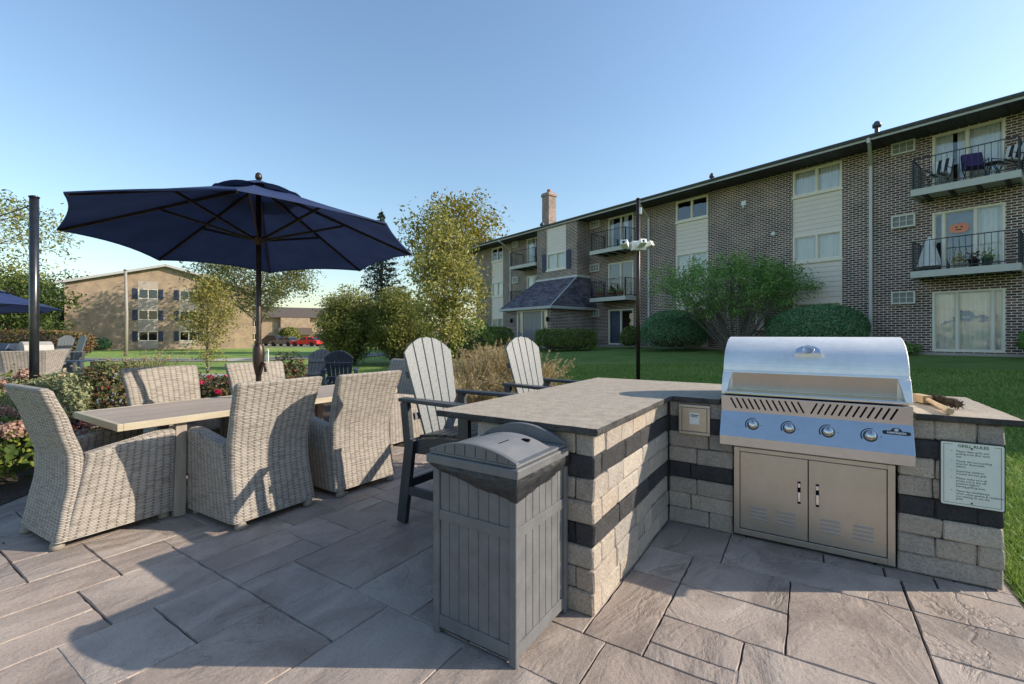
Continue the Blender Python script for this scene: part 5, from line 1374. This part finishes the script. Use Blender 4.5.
def tree(name, label, cat, base, h, cz, rx, rz, trunk_r, leaf, size, ntip, per, clump, bark='bark', seed=0, fork=.3, group=None, stems=1, aspect=.5, lean=(0,0), shape=1.0, droop=0, nl=8, ry=None):
    """tapered trunk(s) and limbs reaching twig tips spread through an uneven crown; leaves gather round the tips"""
    t = thing(name, label, cat, base, 0, group); r = np.random.default_rng(seed); ry = ry or rx
    tips = []
    lob = r.uniform(-1,1,(9,3)); lob /= np.linalg.norm(lob, axis=1, keepdims=True); la = r.uniform(-.30,.22,9)
    while len(tips) < ntip:
        d = r.normal(size=3); d /= np.linalg.norm(d); rad = r.uniform(.25,1)**.6
        env = 1 + sum(a*max(0, d @ l_)**4 for a, l_ in zip(la, lob))
        if d[2] > 0: env *= 1-.12*(1-shape)*d[2]
        zz = d[2]*rad*env
        k = 1 - (1-shape)*max(0, zz)
        tips.append((lean[0]*.6+d[0]*rx*rad*env*k, lean[1]*.6+d[1]*ry*rad*env*k, cz+zz*rz))
    tips = np.array(tips)
    wood = MB(); ends = []
    if stems == 1:
        zt = cz + rz*.55
        ax = [Vector((lean[0]*f*.6+.05*h*.25*math.sin(f*4+seed)*f, lean[1]*f*.6+.04*h*.25*math.cos(f*3+seed)*f, zt*f)) for f in np.linspace(0,1,9)]
        wood.tube([ax[0]-Vector((0,0,.15))]+ax, [trunk_r*1.5]+[trunk_r*(1.25 if i == 0 else 1)*(1-.85*i/8)+.004 for i in range(9)], 9)
        def origin(f): i = min(7, int(f*8)); return ax[i].lerp(ax[i+1], f*8-i), trunk_r*(1-.85*f)
    # limb ends: spread-out subset of the tips
    idx = [int(r.integers(len(tips)))]
    while len(idx) < nl*max(1, 1 if stems == 1 else 2):
        dd = np.min([np.linalg.norm(tips-tips[i], axis=1) for i in idx], axis=0); idx.append(int(dd.argmax()))
    near = np.argmin(np.stack([np.linalg.norm(tips-tips[i], axis=1) for i in idx]), axis=0)
    for q, i in enumerate(idx):
        e = Vector(tips[i])*.82 + Vector((0,0,cz))*.18*0 + Vector((0,0,.18*tips[i][2]))
        if stems == 1:
            f = fork + (1-fork)*np.clip((e.z-(cz-rz))/(2*rz), 0, 1)*.8; f = min(.95, max(fork, f-.12)); o, rr_ = origin(f)
        else:
            o = Vector((r.normal()*.12, r.normal()*.12, -.1)); rr_ = trunk_r*r.uniform(.6,1)
        mid = o.lerp(e, .5) + Vector((0,0,(e-o).length*(.14 if stems == 1 else .06))) + Vector(r.normal(size=3)*.04*(e-o).length)
        c = [o*(1-s_)**2 + mid*2*s_*(1-s_) + e*s_*s_ for s_ in np.linspace(0,1,7)]
        r0 = rr_*.55 if stems == 1 else rr_
        wood.tube(c, [r0*(1-.8*s_)+.003 for s_ in np.linspace(0,1,7)], 6)
        for j in np.where(near == q)[0]:
            tp = Vector(tips[j]); k = int(r.integers(2,6)); s0 = c[k]; m2 = s0.lerp(tp, .5) + Vector((0,0,.08*(tp-s0).length))
            wood.tube([s0, m2, tp], [max(.004, r0*.28), max(.003, r0*.17), .003*max(1, h/6)], 4, caps=False)
    wood.build('trunk', M[bark], t)
    P = np.repeat(tips, per, axis=0) + r.normal(size=(len(tips)*per,3))*clump*np.array([1,1,.7])
    P[:,2] -= droop*np.abs(r.normal(size=len(P)))*clump
    P[:,2] = np.maximum(P[:,2], .1)
    leafmesh('crown', P, size, L_[leaf], t, aspect, None, seed+1, flat=.6)
    return t

def shrub(name, label, cat, base, rx, ry, h, n, size, leaf, seed=0, power=2.0, rough=.10, group=None, rz=0, core=True, z0=.0):
    """dense clipped or loose shrub: leaves over a lumpy body, thinning outwards, round an added dark core that blocks light"""
    t = thing(name, label, cat, base, rz, group); r = np.random.default_rng(seed)
    d = r.normal(size=(n,3)); d /= np.linalg.norm(d, axis=1, keepdims=True); d[:,2] = np.abs(d[:,2])*np.where(r.random(n) < .8, 1, -.35)
    s = (np.abs(d)**power).sum(1)**(-1/power)
    K = r.normal(size=(10,3)); ph = r.uniform(0, 6, 10)
    def lump(q): return sum(np.sin(q @ (K[i]*2.6) + ph[i]) for i in range(10))/10
    lp = lump(d)
    rad = s*(1+rough*2.2*lp)*(1 - np.abs(r.normal(size=n))*rough*.9 + (r.random(n) < .06)*r.random(n)*rough)
    zc = h*.42
    P = np.stack([d[:,0]*rx*rad, d[:,1]*ry*rad, zc + d[:,2]*np.where(d[:,2] > 0, h-zc, zc)*rad + z0], 1); P[:,2] = np.maximum(P[:,2], .02)
    if core:
        m = MB(); nu, nv = 20, 10
        def C(i, j):
            th = PI*j/nv; a = 2*PI*i/nu; q = np.array([math.sin(th)*math.cos(a), math.sin(th)*math.sin(a), math.cos(th)])
            k = (np.abs(q)**power).sum()**(-1/power)*(1+rough*2.2*float(lump(q[None])[0]))*(.80-rough*.6)
            return (q[0]*rx*k, q[1]*ry*k, zc + q[2]*((h-zc) if q[2] > 0 else zc)*k + z0)
        m.grid(C, nu, nv, 0, True); m.build('light_block_core', M['bark'], t)  # added core, keeps light from passing through the leaves
    leafmesh('foliage', P, size, L_[leaf], t, .55, d, seed+1)
    return t

def G(x, y): return (x, y, gz(x, y))
tree('young_tree', 'young yellowish birch-like tree with thin trunk before the tan apartment house', 'tree', G(-11.36,17), 3.9, 2.25, 1.05, 1.75, .05, 'young', .085, 165, 34, .16, 'gray_bark', 3, .22, None, 1, .5, shape=.45, nl=12)
tree('birch_tree', 'tall loose yellow-green tree standing right of the navy umbrella, with long drooping leaves', 'tree', G(-1.95,13), 5.2, 2.85, 1.16, 2.30, .055, 'birch', .105, 200, 46, .155, 'gray_bark', 5, .12, None, 1, .38, shape=.55, droop=.5, nl=14)
tree('evergreen_bush', 'big feathery olive bush, left of the pair beside the tall yellow-green tree', 'bush', G(-7.0,19.5), 3.4, 1.72, 1.5, 1.62, .05, 'bushy', .115, 400, 48, .16, 'bark', 7, .1, 'bushes by the yellow-green tree', 6, .3, shape=.75)
tree('evergreen_bush', 'big feathery olive bush growing directly behind the tall yellow-green tree', 'bush', G(-4.85,19.0), 3.5, 1.75, 1.65, 1.65, .05, 'bushy', .115, 430, 48, .16, 'bark', 8, .1, 'bushes by the yellow-green tree', 6, .3, shape=.75)
shrub('evergreen_bush', 'dark low bush at the foot of the yellow-green tree, nearer the brick building', 'bush', G(-1.55,16.5), 1.2, 1.0, 1.75, 4200, .09, 'hedge', 9, 2.0, .2)
tree('locust_tree', 'large yellowing locust tree rising behind the brick building corner', 'tree', G(-5.2,41), 14, 9.2, 4.7, 4.3, .28, 'locust', .30, 260, 30, .55, 'bark', 11, .3, None, 1, .42, nl=10)
tree('oak_tree', 'broad gray-green oak seen beneath the navy umbrella right of the tan house', 'tree', G(-29.2,52.5), 15, 9.5, 6.8, 5.9, .27, 'oak', .24, 330, 50, .62, 'gray_bark', 13, .22, None, 1, .6, nl=11)
tree('locust_tree', 'tall feathery light green tree reaching in behind the black pole top', 'tree', G(-22.6,16.5), 8, 5.6, 4.9, 2.2, .16, 'bushy', .15, 260, 40, .26, 'bark', 17, .35, None, 1, .35, droop=.8, nl=10)
for i, (x, y, hh, rr_, lb) in enumerate(((-47.5,43,8.2,4.6,'dark bushy tree left of the tan house, nearest its corner'),(-53,46,9.0,5.0,'dark bushy tree left of the tan house at the picture edge'),(-58.5,58,11,5.5,'taller dark tree hidden behind the other trees beside the tan house'))):
    tree('bushy_tree', lb, 'tree', G(x,y), hh, hh*.55, rr_, hh*.45, .2, 'dark', .32, 180, 34, .60, 'bark', 19+i, .25, 'dark trees left of the tan house', nl=9)
# spruce: whorls of drooping sprays
sp = thing('spruce_tree', 'dark narrow spruce showing above and right of the umbrella edge', 'tree', G(-12.9,45)); r = np.random.default_rng(5)
m = MB(); m.tube([(0,0,-.2),(0,0,6),(0,0,14.0)], [.25,.15,.02], 8); P = []
for k in range(150):
    f = k/150; z = 1.2+12.5*f; L = (1-f)**.85*3.5*r.uniform(.75,1.1)+.12; a = k*2.4+r.normal()*.2
    m.tube([(0,0,z),(math.cos(a)*L*.6,math.sin(a)*L*.6,z-.05*L),(math.cos(a)*L,math.sin(a)*L,z+.02*L)], [.03,.018,.006], 4, caps=False)
    nn = int(40*L/2.4)+18; s_ = r.uniform(.15,1,nn); P.append(np.stack([math.cos(a)*L*s_+r.normal(size=nn)*.16*L**.5*.8, math.sin(a)*L*s_+r.normal(size=nn)*.16*L**.5*.8, z-.09*L*np.sin(s_*PI)-np.abs(r.normal(size=nn))*.14], 1))
m.build('trunk', M['bark'], sp); leafmesh('crown', np.concatenate(P), .30, L_['spruce'], sp, .3, None, 6)
# the wood beyond, one mass
r = np.random.default_rng(9); q = []
for k in range(56):
    cx = -175+k*1.95; cy = 92+6*math.sin(k*1.3)-(k/60)*14; hh = r.uniform(6,10); d = r.normal(size=(260,3)); d /= np.linalg.norm(d, axis=1, keepdims=True)
    q.append(np.stack([cx+d[:,0]*2.6*r.uniform(.6,1,260), cy+d[:,1]*2.6, hh*.5+d[:,2]*hh*.5*r.uniform(.7,1,260)-.4], 1))
tag(leafmesh('far_woods', np.concatenate(q), .8, L_['dark'], None, .7, None, 10), 'far wood of dark trees behind the bushy trees', 'wood', kind='stuff')
# multi-stem tree before the brick wall
tree('ornamental_tree', 'small multi-stemmed green tree with open crown before the brick wall', 'tree', G(8.85,18.0), 4.5, 2.78, 3.25, 1.22, .045, 'green', .085, 400, 46, .17, 'gray_bark', 23, .1, None, 6, .48, ry=1.9, nl=9)
# foundation planting
shrub('round_shrub', 'rounded clipped yew shrub between the camera pole and the multi-stemmed tree', 'shrub', G(7.56,21.3), 1.42, 1.3, 1.85, 22000, .06, 'yew', 31, 2.3, .085, 'clipped yew shrubs')
shrub('round_shrub', 'broad domed clipped yew shrub directly behind the grill hood', 'shrub', G(11.15,16.7), 1.62, 1.4, 1.85, 25000, .06, 'yew', 32, 2.2, .085, 'clipped yew shrubs')
shrub('boxy_hedge', 'boxy green hedge right of the gray front doors', 'hedge', G(2.75,23.6), 1.50, .75, 1.12, 7500, .085, 'hedge', 33, 5, .07, 'hedges at the front doors')
shrub('boxy_hedge', 'boxy dark green hedge left of the gray front doors', 'hedge', G(-.95,26.2), 1.0, .8, 1.35, 5000, .09, 'hedge', 34, 5, .07, 'hedges at the front doors')
shrub('small_shrub', 'small yellow-green shrub below the ground floor sliding door beside the camera pole', 'shrub', G(6.1,23.6), .50, .45, 1.15, 2200, .07, 'hedge', 35, 2.4, .12)
b_ = BW(1.75,-.75); shrub('small_shrub', 'loose green shrub right of the ground floor sliding door', 'shrub', G(b_.x,b_.y), .62, .5, 1.0, 2600, .065, 'green', 36, 2, .2)
b_ = BW(-1.35,-.5); shrub('small_shrub', 'low spreading shrub under the wall air conditioner left of the sliding door', 'shrub', G(b_.x,b_.y), .48, .35, .42, 1300, .055, 'green', 37, 2, .25)
shrub('small_shrub', 'small dark clipped shrub at the foot of the tan house wall', 'shrub', G(-48.7,53.6), 1.15, .9, 1.35, 1800, .16, 'yew', 38, 3, .1)
shrub('autumn_hedge', 'long hedge turning red-brown behind the second patio', 'hedge', G(-30.5,28), 4.2, .8, 1.75, 7000, .14, 'autumn', 39, 5, .10, rz=R(4))
for i, x in enumerate((-58.6,-48.3)): shrub('clipped_tree', ('round clipped bush left of the far stairway','round clipped bush right of the far stairway')[i], 'bush', (x+1.0,97,-.5), 2.0, 1.6, 3.6, 1500, .4, 'bushy', 41+i, 2.2, .08, 'clipped bushes at the far house')

# flower bed between the patios
fb = MB(); bed = [(-4.10,3.0),(-4.05,3.6),(-4.2,4.4),(-4.55,5.6),(-4.9,6.3),(-3.0,6.2),(-1.55,5.6),(.2,4.9),(1.1,5.4),(1.2,8.3),(.2,10.2),(-2.2,9.6),(-5.0,10.2),(-7.5,9.1),(-9.7,7.9),(-12.5,7.5),(-12.5,3.0)]
fb.add([(x, y, .004) for x, y in bed], [tuple(range(len(bed)))]); tag(fb.build('flower_bed', M['mulch']), kind='structure')
PB = lambda x, y: (x, y, .004)
_head = {}
def head_mesh(kind, rad, n, size, leaf, seed):
    k = (kind, seed)
    if k not in _head:
        r = np.random.default_rng(seed); d = r.normal(size=(n,3)); d /= np.linalg.norm(d, axis=1, keepdims=True); d[:,2] = np.where(d[:,2] < -.5, -d[:,2], d[:,2])
        o = leafmesh('flower_head', d*rad*np.array([1,1,.75])*(1-.25*r.random((n,1))), size, L_[leaf], None, .8, d, seed); _head[k] = o.data; bpy.data.objects.remove(o)
    return _head[k]
def flowering(name, label, cat, base, rx, h, n, size, leaf, heads, hleaf, hr, hn, hs, seed, group=None, hz=(.75,1.05), hname='flower_head'):
    t = shrub(name, label, cat, base, rx, rx, h, n, size, leaf, seed, 2.0, .22, group, core=False)
    r = np.random.default_rng(seed+50); m = MB()
    for i in range(26):
        a = r.uniform(0,2*PI); q = rx*r.uniform(.2,.8); m.tube([(q*.2*math.cos(a),q*.2*math.sin(a),0),(q*.6*math.cos(a),q*.6*math.sin(a),h*.5),(q*math.cos(a),q*math.sin(a),h*.9)], [.006,.005,.003], 4, caps=False)
    m.build('stems', M['bark'], t)
    for i in range(heads):
        a = r.uniform(0,2*PI); q = rx*math.sqrt(r.random())*.95
        o = bpy.data.objects.new(hname, head_mesh(hname+hleaf, hr, hn, hs, hleaf, i % 3)); COL.objects.link(o); o.parent = t
        o.location = (q*math.cos(a), q*math.sin(a), h*r.uniform(*hz)*(1-.30*(q/rx)**2)); o.rotation_euler = (r.normal()*.3, r.normal()*.3, a); k = r.uniform(.75,1.2); o.scale = (k,k,k)
    return t
flowering('hydrangea', 'hydrangea with faded pink heads and bright leaves left of the end chair', 'plant', PB(-4.72,4.05), .48, .50, 1000, .07, 'bed', 16, 'pinkhead', .095, 190, .03, 61, hz=(.95,1.2))
flowering('hydrangea', 'hydrangea with faded pink heads at the picture edge, behind the brighter leaved one', 'plant', PB(-5.45,4.65), .45, .52, 800, .075, 'bed', 12, 'pinkhead', .09, 170, .03, 62, hz=(.95,1.2))
shrub('coral_bells', 'low dark maroon leafy plant behind the end chair', 'plant', PB(-5.15,5.1), .45, .40, .42, 1500, .05, 'maroon', 63, 2, .2, None, core=False)
shrub('coral_bells', 'low dark maroon leafy plant under the near corner of the dining table', 'plant', PB(-4.75,5.7), .38, .35, .40, 1200, .05, 'maroon', 64, 2, .2, None, core=False)
shrub('yellow_plant', 'small mound of yellow leaves at the picture edge before the black pole', 'plant', PB(-6.3,5.3), .35, .3, .5, 900, .045, 'yellow', 65, 2, .2, core=False)
flowering('stonecrop', 'rusty pink stonecrop in the flower bed under the dining table end', 'plant', PB(-4.55,5.05), .28, .33, 500, .045, 'bed', 12, 'pinkhead', .06, 120, .02, 66)
shrub('silver_plant', 'pale silvery green plant at the foot of the black pole', 'plant', PB(-6.05,5.9), .42, .36, .86, 2400, .05, 'silver', 67, 2, .25, core=False)
for i, (x, y, lb) in enumerate(((-7.6,7.1,'stonecrop with rusty pink heads left of the black pole, before the far wicker chair'),(-6.75,6.9,'stonecrop with rusty pink heads right of the black pole'),(-8.6,7.2,'stonecrop with rusty pink heads at the picture edge'))):
    flowering('stonecrop', lb, 'plant', PB(x,y), .45, .74, 900, .055, 'bed', 20, 'pinkhead', .075, 130, .024, 70+i)
flowering('rose_bush', 'full rose bush with reddish leaves and a few pink blooms left of the dining table', 'rose bush', PB(-6.05,6.8), .46, 1.0, 2600, .05, 'rose', 6, 'rosepetal', .045, 60, .035, 81, hname='bloom', hz=(.25,.7))
flowering('rose_bush', 'rose bush with pink-red blooms behind the wicker chair nearest the full rose bush', 'rose bush', PB(-5.35,7.5), .42, .74, 1900, .05, 'rose', 6, 'rosepetal', .045, 60, .035, 82, hname='bloom', hz=(.85,1.12))
flowering('rose_bush', 'rose bush with pink-red blooms showing between the two bed side chairs', 'rose bush', PB(-4.72,7.35), .36, .72, 1700, .05, 'rose', 6, 'rosepetal', .045, 60, .035, 83, hname='bloom', hz=(.8,1.1))
flowering('rose_bush', 'reddish upright rose bush right of the umbrella pole before the navy garden chairs', 'rose bush', PB(-3.62,7.4), .30, 1.02, 1500, .05, 'rose', 3, 'rosepetal', .035, 50, .03, 84, hname='bloom', hz=(.5,.8))

def tuft(name, label, base, h, spread, n, leaf, plumes, seed, wid=.006):
    t = thing(name, label, 'ornamental grass', base, 0); r = np.random.default_rng(seed); m = MB()
    tips = []
    for i in range(n):
        a = r.uniform(0,2*PI); b = r.uniform(.03,.14); L = h*r.uniform(.55,1.0); o = spread*r.uniform(.2,1)
        d = Vector((math.cos(a),math.sin(a),0)); sd = Vector((-d.y,d.x,0)); w_ = wid*r.uniform(.6,1.3)
        p = [d*b, d*(b+o*.3)+Vector((0,0,L*.55)), d*(b+o*.75)+Vector((0,0,L*.95)), d*(b+o*1.15)+Vector((0,0,L*(.9 if i % 3 else 1.05)))]
        vs = [p[0]-sd*w_, p[0]+sd*w_, p[1]-sd*w_, p[1]+sd*w_, p[2]-sd*w_*.7, p[2]+sd*w_*.7, p[3]]
        m.add(vs, [(0,1,3,2),(2,3,5,4),(4,5,6)])
        if i < plumes: tips.append((p[2], p[3]+Vector((0,0,.10*h))))
    m.build('blades', L_[leaf], t)
    if tips:
        P = []; sm = MB()
        for a, b in tips:
            sm.tube([a*.9, b], [.002,.0015], 3, caps=False)
            k = 26; f = r.random(k)**.7; P.append(np.array(a)[None]*(1-f[:,None]) + np.array(b)[None]*f[:,None] + r.normal(size=(k,3))*.022*(1.2-f[:,None]))
        sm.build('stalks', L_[leaf], t); leafmesh('plumes', np.concatenate(P), .028, L_['straw'], t, .35, None, seed)
    return t
for i, (x, y, hh, lb) in enumerate(((-.62,8.0,1.0,'straw-coloured ornamental grass between the two tall bar chairs, left clump'),(-.12,8.3,1.15,'straw-coloured ornamental grass between the two tall bar chairs, tallest plumes'),(.42,7.6,.95,'straw-coloured ornamental grass behind the sunlit bar chair'),(-1.25,8.9,.9,'straw-coloured ornamental grass behind the front bar chair back'),(-.45,9.2,1.1,'straw-coloured ornamental grass, farther clump seen between the bar chairs'),(.1,7.3,.7,'short straw-coloured ornamental grass just left of the sunlit bar chair'),(-.75,7.2,.7,'short straw-coloured ornamental grass just right of the front bar chair'))):
    tuft('ornamental_grass', lb, PB(x,y), hh, .52, 420, 'straw', 130, 90+i, .0045)
tuft('ornamental_grass', 'thin gray-green ornamental grass behind the pink rose bush', PB(-7.0,8.8), .95, .55, 420, 'sage', 90, 95)
tuft('ornamental_grass', 'low green grass clump behind the front bar chair seat', PB(-1.55,6.6), .55, .4, 260, 'sage', 20, 96)
tuft('ornamental_grass', 'low green grass clump between the far wicker chair and bar chair', PB(-2.25,7.3), .6, .4, 260, 'sage', 20, 97)
shrub('small_shrub', 'small gray-green shrub beside the navy garden chairs', 'shrub', PB(-2.9,8.3), .4,.4,.6, 1200,.05,'sage',98,2,.25,core=False)

for (t, r_, h_, n, top) in POTS:
    r = np.random.default_rng(int(h_*1000)); q = r.normal(size=(n,3)); P = np.stack([q[:,0]*r_*.6, q[:,1]*r_*.6, h_+np.abs(q[:,2])*top*.6], 1)
    yl = 'yellow' in t['label'] and 'flower' in t['label']
    leafmesh('plant_leaves', P, .07, L_['yellow' if yl else ('maroon' if 'dark plant' in t['label'] else 'green')], t, .5, None, 3)

# grass blades over the near lawn: beyond counting
r = np.random.default_rng(77); N = 260000
rad = 2.4*(16/2.4)**r.random(N); az = np.radians(r.uniform(-6,54,N)); gx = rad*np.sin(az); gy = rad*np.cos(az)
ds = np.stack([gx-ORG.x, gy-ORG.y], 1); s_ = ds @ np.array([US.x,US.y]); t_ = ds @ np.array([UT.x,UT.y])
yl = (gx-BO.x)*BY.x + (gy-BO.y)*BY.y
from_bed = (gx < 1.3) & (gy < 10.3)
ok = ~((s_ < 1.80) & (t_ < 1.50)) & ~from_bed & (yl < -.4)
gx, gy, rad = gx[ok], gy[ok], rad[ok]; n = len(gx); gzv = gh(gx, gy)
hgt = r.uniform(.035,.075,n)*(1+.25*np.sin(gx*2.1)*np.sin(gy*1.7)); wd = .0028*np.maximum(1, rad/2.6); a = r.uniform(0,2*PI,n); ln = r.normal(size=(n,2))*.035
v = np.empty((n,3,3)); v[:,0] = np.stack([gx-np.cos(a)*wd, gy-np.sin(a)*wd, gzv-.005], 1); v[:,1] = np.stack([gx+np.cos(a)*wd, gy+np.sin(a)*wd, gzv-.005], 1); v[:,2] = np.stack([gx+ln[:,0], gy+ln[:,1], gzv+hgt], 1)
me = bpy.data.meshes.new('grass'); me.vertices.add(n*3); me.vertices.foreach_set('co', v.ravel()); me.loops.add(n*3); me.loops.foreach_set('vertex_index', np.arange(n*3, dtype=np.int32)); me.polygons.add(n); me.polygons.foreach_set('loop_start', np.arange(n, dtype=np.int32)*3); me.update(calc_edges=True); me.materials.append(M['blade'])
o = bpy.data.objects.new('grass', me); COL.objects.link(o); tag(o, 'short mown green grass of the lawn behind the counter', 'grass', kind='stuff')

# ---------------------------------------------------------------- paths, car park, cars
def strip(name, pts, w_, mat, dz):
    m = MB(); n = len(pts); vs = []
    for i, (x, y) in enumerate(pts):
        a = Vector(pts[max(0,i-1)]); b = Vector(pts[min(n-1,i+1)]); d = (b-a).normalized(); nn = Vector((-d.y,d.x))
        for s_ in (-1,1): q = Vector((x,y))+nn*s_*w_/2; vs.append((q.x, q.y, gz(q.x,q.y)+dz))
    m.add(vs, [(2*i,2*i+2,2*i+3,2*i+1) for i in range(n-1)]); return tag(m.build(name, mat), kind='structure')
path = [(-52+i*1.0, 28.2+1.8*math.sin((-52+i)*.10)) for i in range(48)]
strip('path', path, 3.4, M['concrete'], .035); strip('road', path, 2.5, M['asphalt'], .040)
strip('car_park', [(-75+i*2.0, 76) for i in range(33)], 16, M['asphalt'], .05)
strip('pavement', [(-75+i*2.0, 66.5) for i in range(33)], 1.6, M['concrete'], .06)
def make_car(label, paint, loc, rz, suv=0, group='cars in the car park'):
    t = thing('parked_car', label, 'car', loc, rz, group); L, Wd = 4.5, 1.8; hz = .12*suv
    m = MB(); side = [(-2.25,.35),(-2.22,.72),(-2.05,.92+hz),(-1.0,.98+hz),(.85,.94+hz),(1.9,.80+hz),(2.2,.66),(2.25,.36),(1.85,.26)]+[(1.42+.36*math.cos(a),.32+.36*math.sin(a)) for a in np.linspace(0,PI,9)]+[(-1.35+.36*math.cos(a),.32+.36*math.sin(a)) for a in np.linspace(0,PI,9)]+[(-1.9,.26)]
    m.prism(side, -Wd/2, Wd/2, 'y'); m.build('body', M[paint], t, .06, 3)
    def cab(z0, z1, x0, x1, x2, x3, w0, w1, mm, nm):
        m = MB(); m.add([(x0,-w0,z0),(x1,-w0,z0),(x1,w0,z0),(x0,w0,z0),(x2,-w1,z1),(x3,-w1,z1),(x3,w1,z1),(x2,w1,z1)], [(4,5,6,7),(0,1,5,4),(1,2,6,5),(2,3,7,6),(3,0,4,7)]); return m.build(nm, M[mm], t, .03)
    cab(.93+hz,1.38+hz*2,-1.95,.95,-1.35,.15,.84,.66,'car_glass','window')
    cab(1.375+hz*2,1.44+hz*2,-1.40,.20,-1.25,.05,.68,.62,paint,'roof')
    for sy in (-1,1):
        for x0, x1 in ((-.55,-.50),(-1.9,-1.33)): m = MB(); m.bar((x0,sy*.845,.93+hz),(x1+.06,sy*.675,1.38+hz*2),.07,.04); m.build('pillar', M[paint], t)
        for x in (-1.35,1.42):
            m = MB(); Mr = Matrix.Rotation(R(-90*sy),3,'X'); m.lathe([(.20,-.11),(.31,-.11),(.325,-.08),(.325,.08),(.31,.10),(.20,.10)], 20, (x,sy*.80,.32), 0, Mr); w_ = m.build('wheel', M['tyre'], t)
            m = MB(); m.lathe([(.205,.05),(.20,.09),(.10,.07),(.001,.085)], 10, (x,sy*.80,.32), 0, Mr); m.build('rim', M['chrome'], w_)
        m = MB(); m.box(2.10,2.235,sy*.62-.16,sy*.62+.16,.62,.74); m.build('headlight', M['chrome'], t, .03)
        m = MB(); m.box(-2.25,-2.15,sy*.66-.14,sy*.66+.14,.70,.86); m.build('tail_light', M['red_paint'], t, .02)
        m = MB(); m.box(.55,.70,sy*.98-.09,sy*.98+.05,.95+hz,1.08+hz); m.build('mirror', M[paint], t, .03)
    return t
def car(label, paint, x, y, rz, suv=0): make_car(label, paint, (x,y,gz(x,y)+.06), rz, suv)
car('bright red parked car on the car park beyond the umbrella pole', 'red_paint', -31.6, 70, R(172))
car('dark gray parked car beside the red one, half behind it', 'gray_paint', -35.7, 71.5, R(165))
car('dark parked car left of the gray one, right of the umbrella pole', 'dark_paint', -39.3, 74, R(170), 1)
car('dark parked car behind the red one', 'dark_paint', -34.2, 80, R(170), 1)

# ---------------------------------------------------------------- sky, sun, camera
w = bpy.data.worlds.new('World'); SC.world = w; w.use_nodes = True; nt = w.node_tree
sky = nt.nodes.new('ShaderNodeTexSky'); sky.sky_type = 'NISHITA'; sky.sun_disc = False
EL, AZ = R(27), R(91)
sky.sun_elevation = EL; sky.sun_rotation = AZ; sky.air_density = 1.4; sky.dust_density = 0.9; sky.ozone_density = 5.0
bg = nt.nodes['Background']; nt.links.new(sky.outputs[0], bg.inputs['Color']); bg.inputs['Strength'].default_value = .117
sd_ = bpy.data.lights.new('sun', 'SUN'); sd_.energy = 3.15; sd_.angle = R(.5); sd_.color = (1,.93,.82)
so = bpy.data.objects.new('sun', sd_); COL.objects.link(so); so.location = (30,0,30)
to = Vector((math.sin(AZ)*math.cos(EL), math.cos(AZ)*math.cos(EL), math.sin(EL))); so.rotation_euler = to.to_track_quat('Z','Y').to_euler()
cd = bpy.data.cameras.new('camera'); cd.sensor_width = 36; cd.lens = 16; cd.shift_y = -7/1024; cd.clip_start = .05; cd.clip_end = 3000
cam = bpy.data.objects.new('camera', cd); COL.objects.link(cam); cam.location = (0,0,1.35); cam.rotation_euler = (R(90),0,0); SC.camera = cam
SC.view_settings.view_transform = 'Standard'; SC.view_settings.look = 'None'; SC.view_settings.exposure = 1.05; SC.view_settings.gamma = 1; SC.view_settings.use_curve_mapping = False
SC.view_settings.use_white_balance = True; SC.view_settings.white_balance_temperature = 7100; SC.view_settings.white_balance_tint = 11
SC.cycles.max_bounces = 8; SC.cycles.transparent_max_bounces = 12
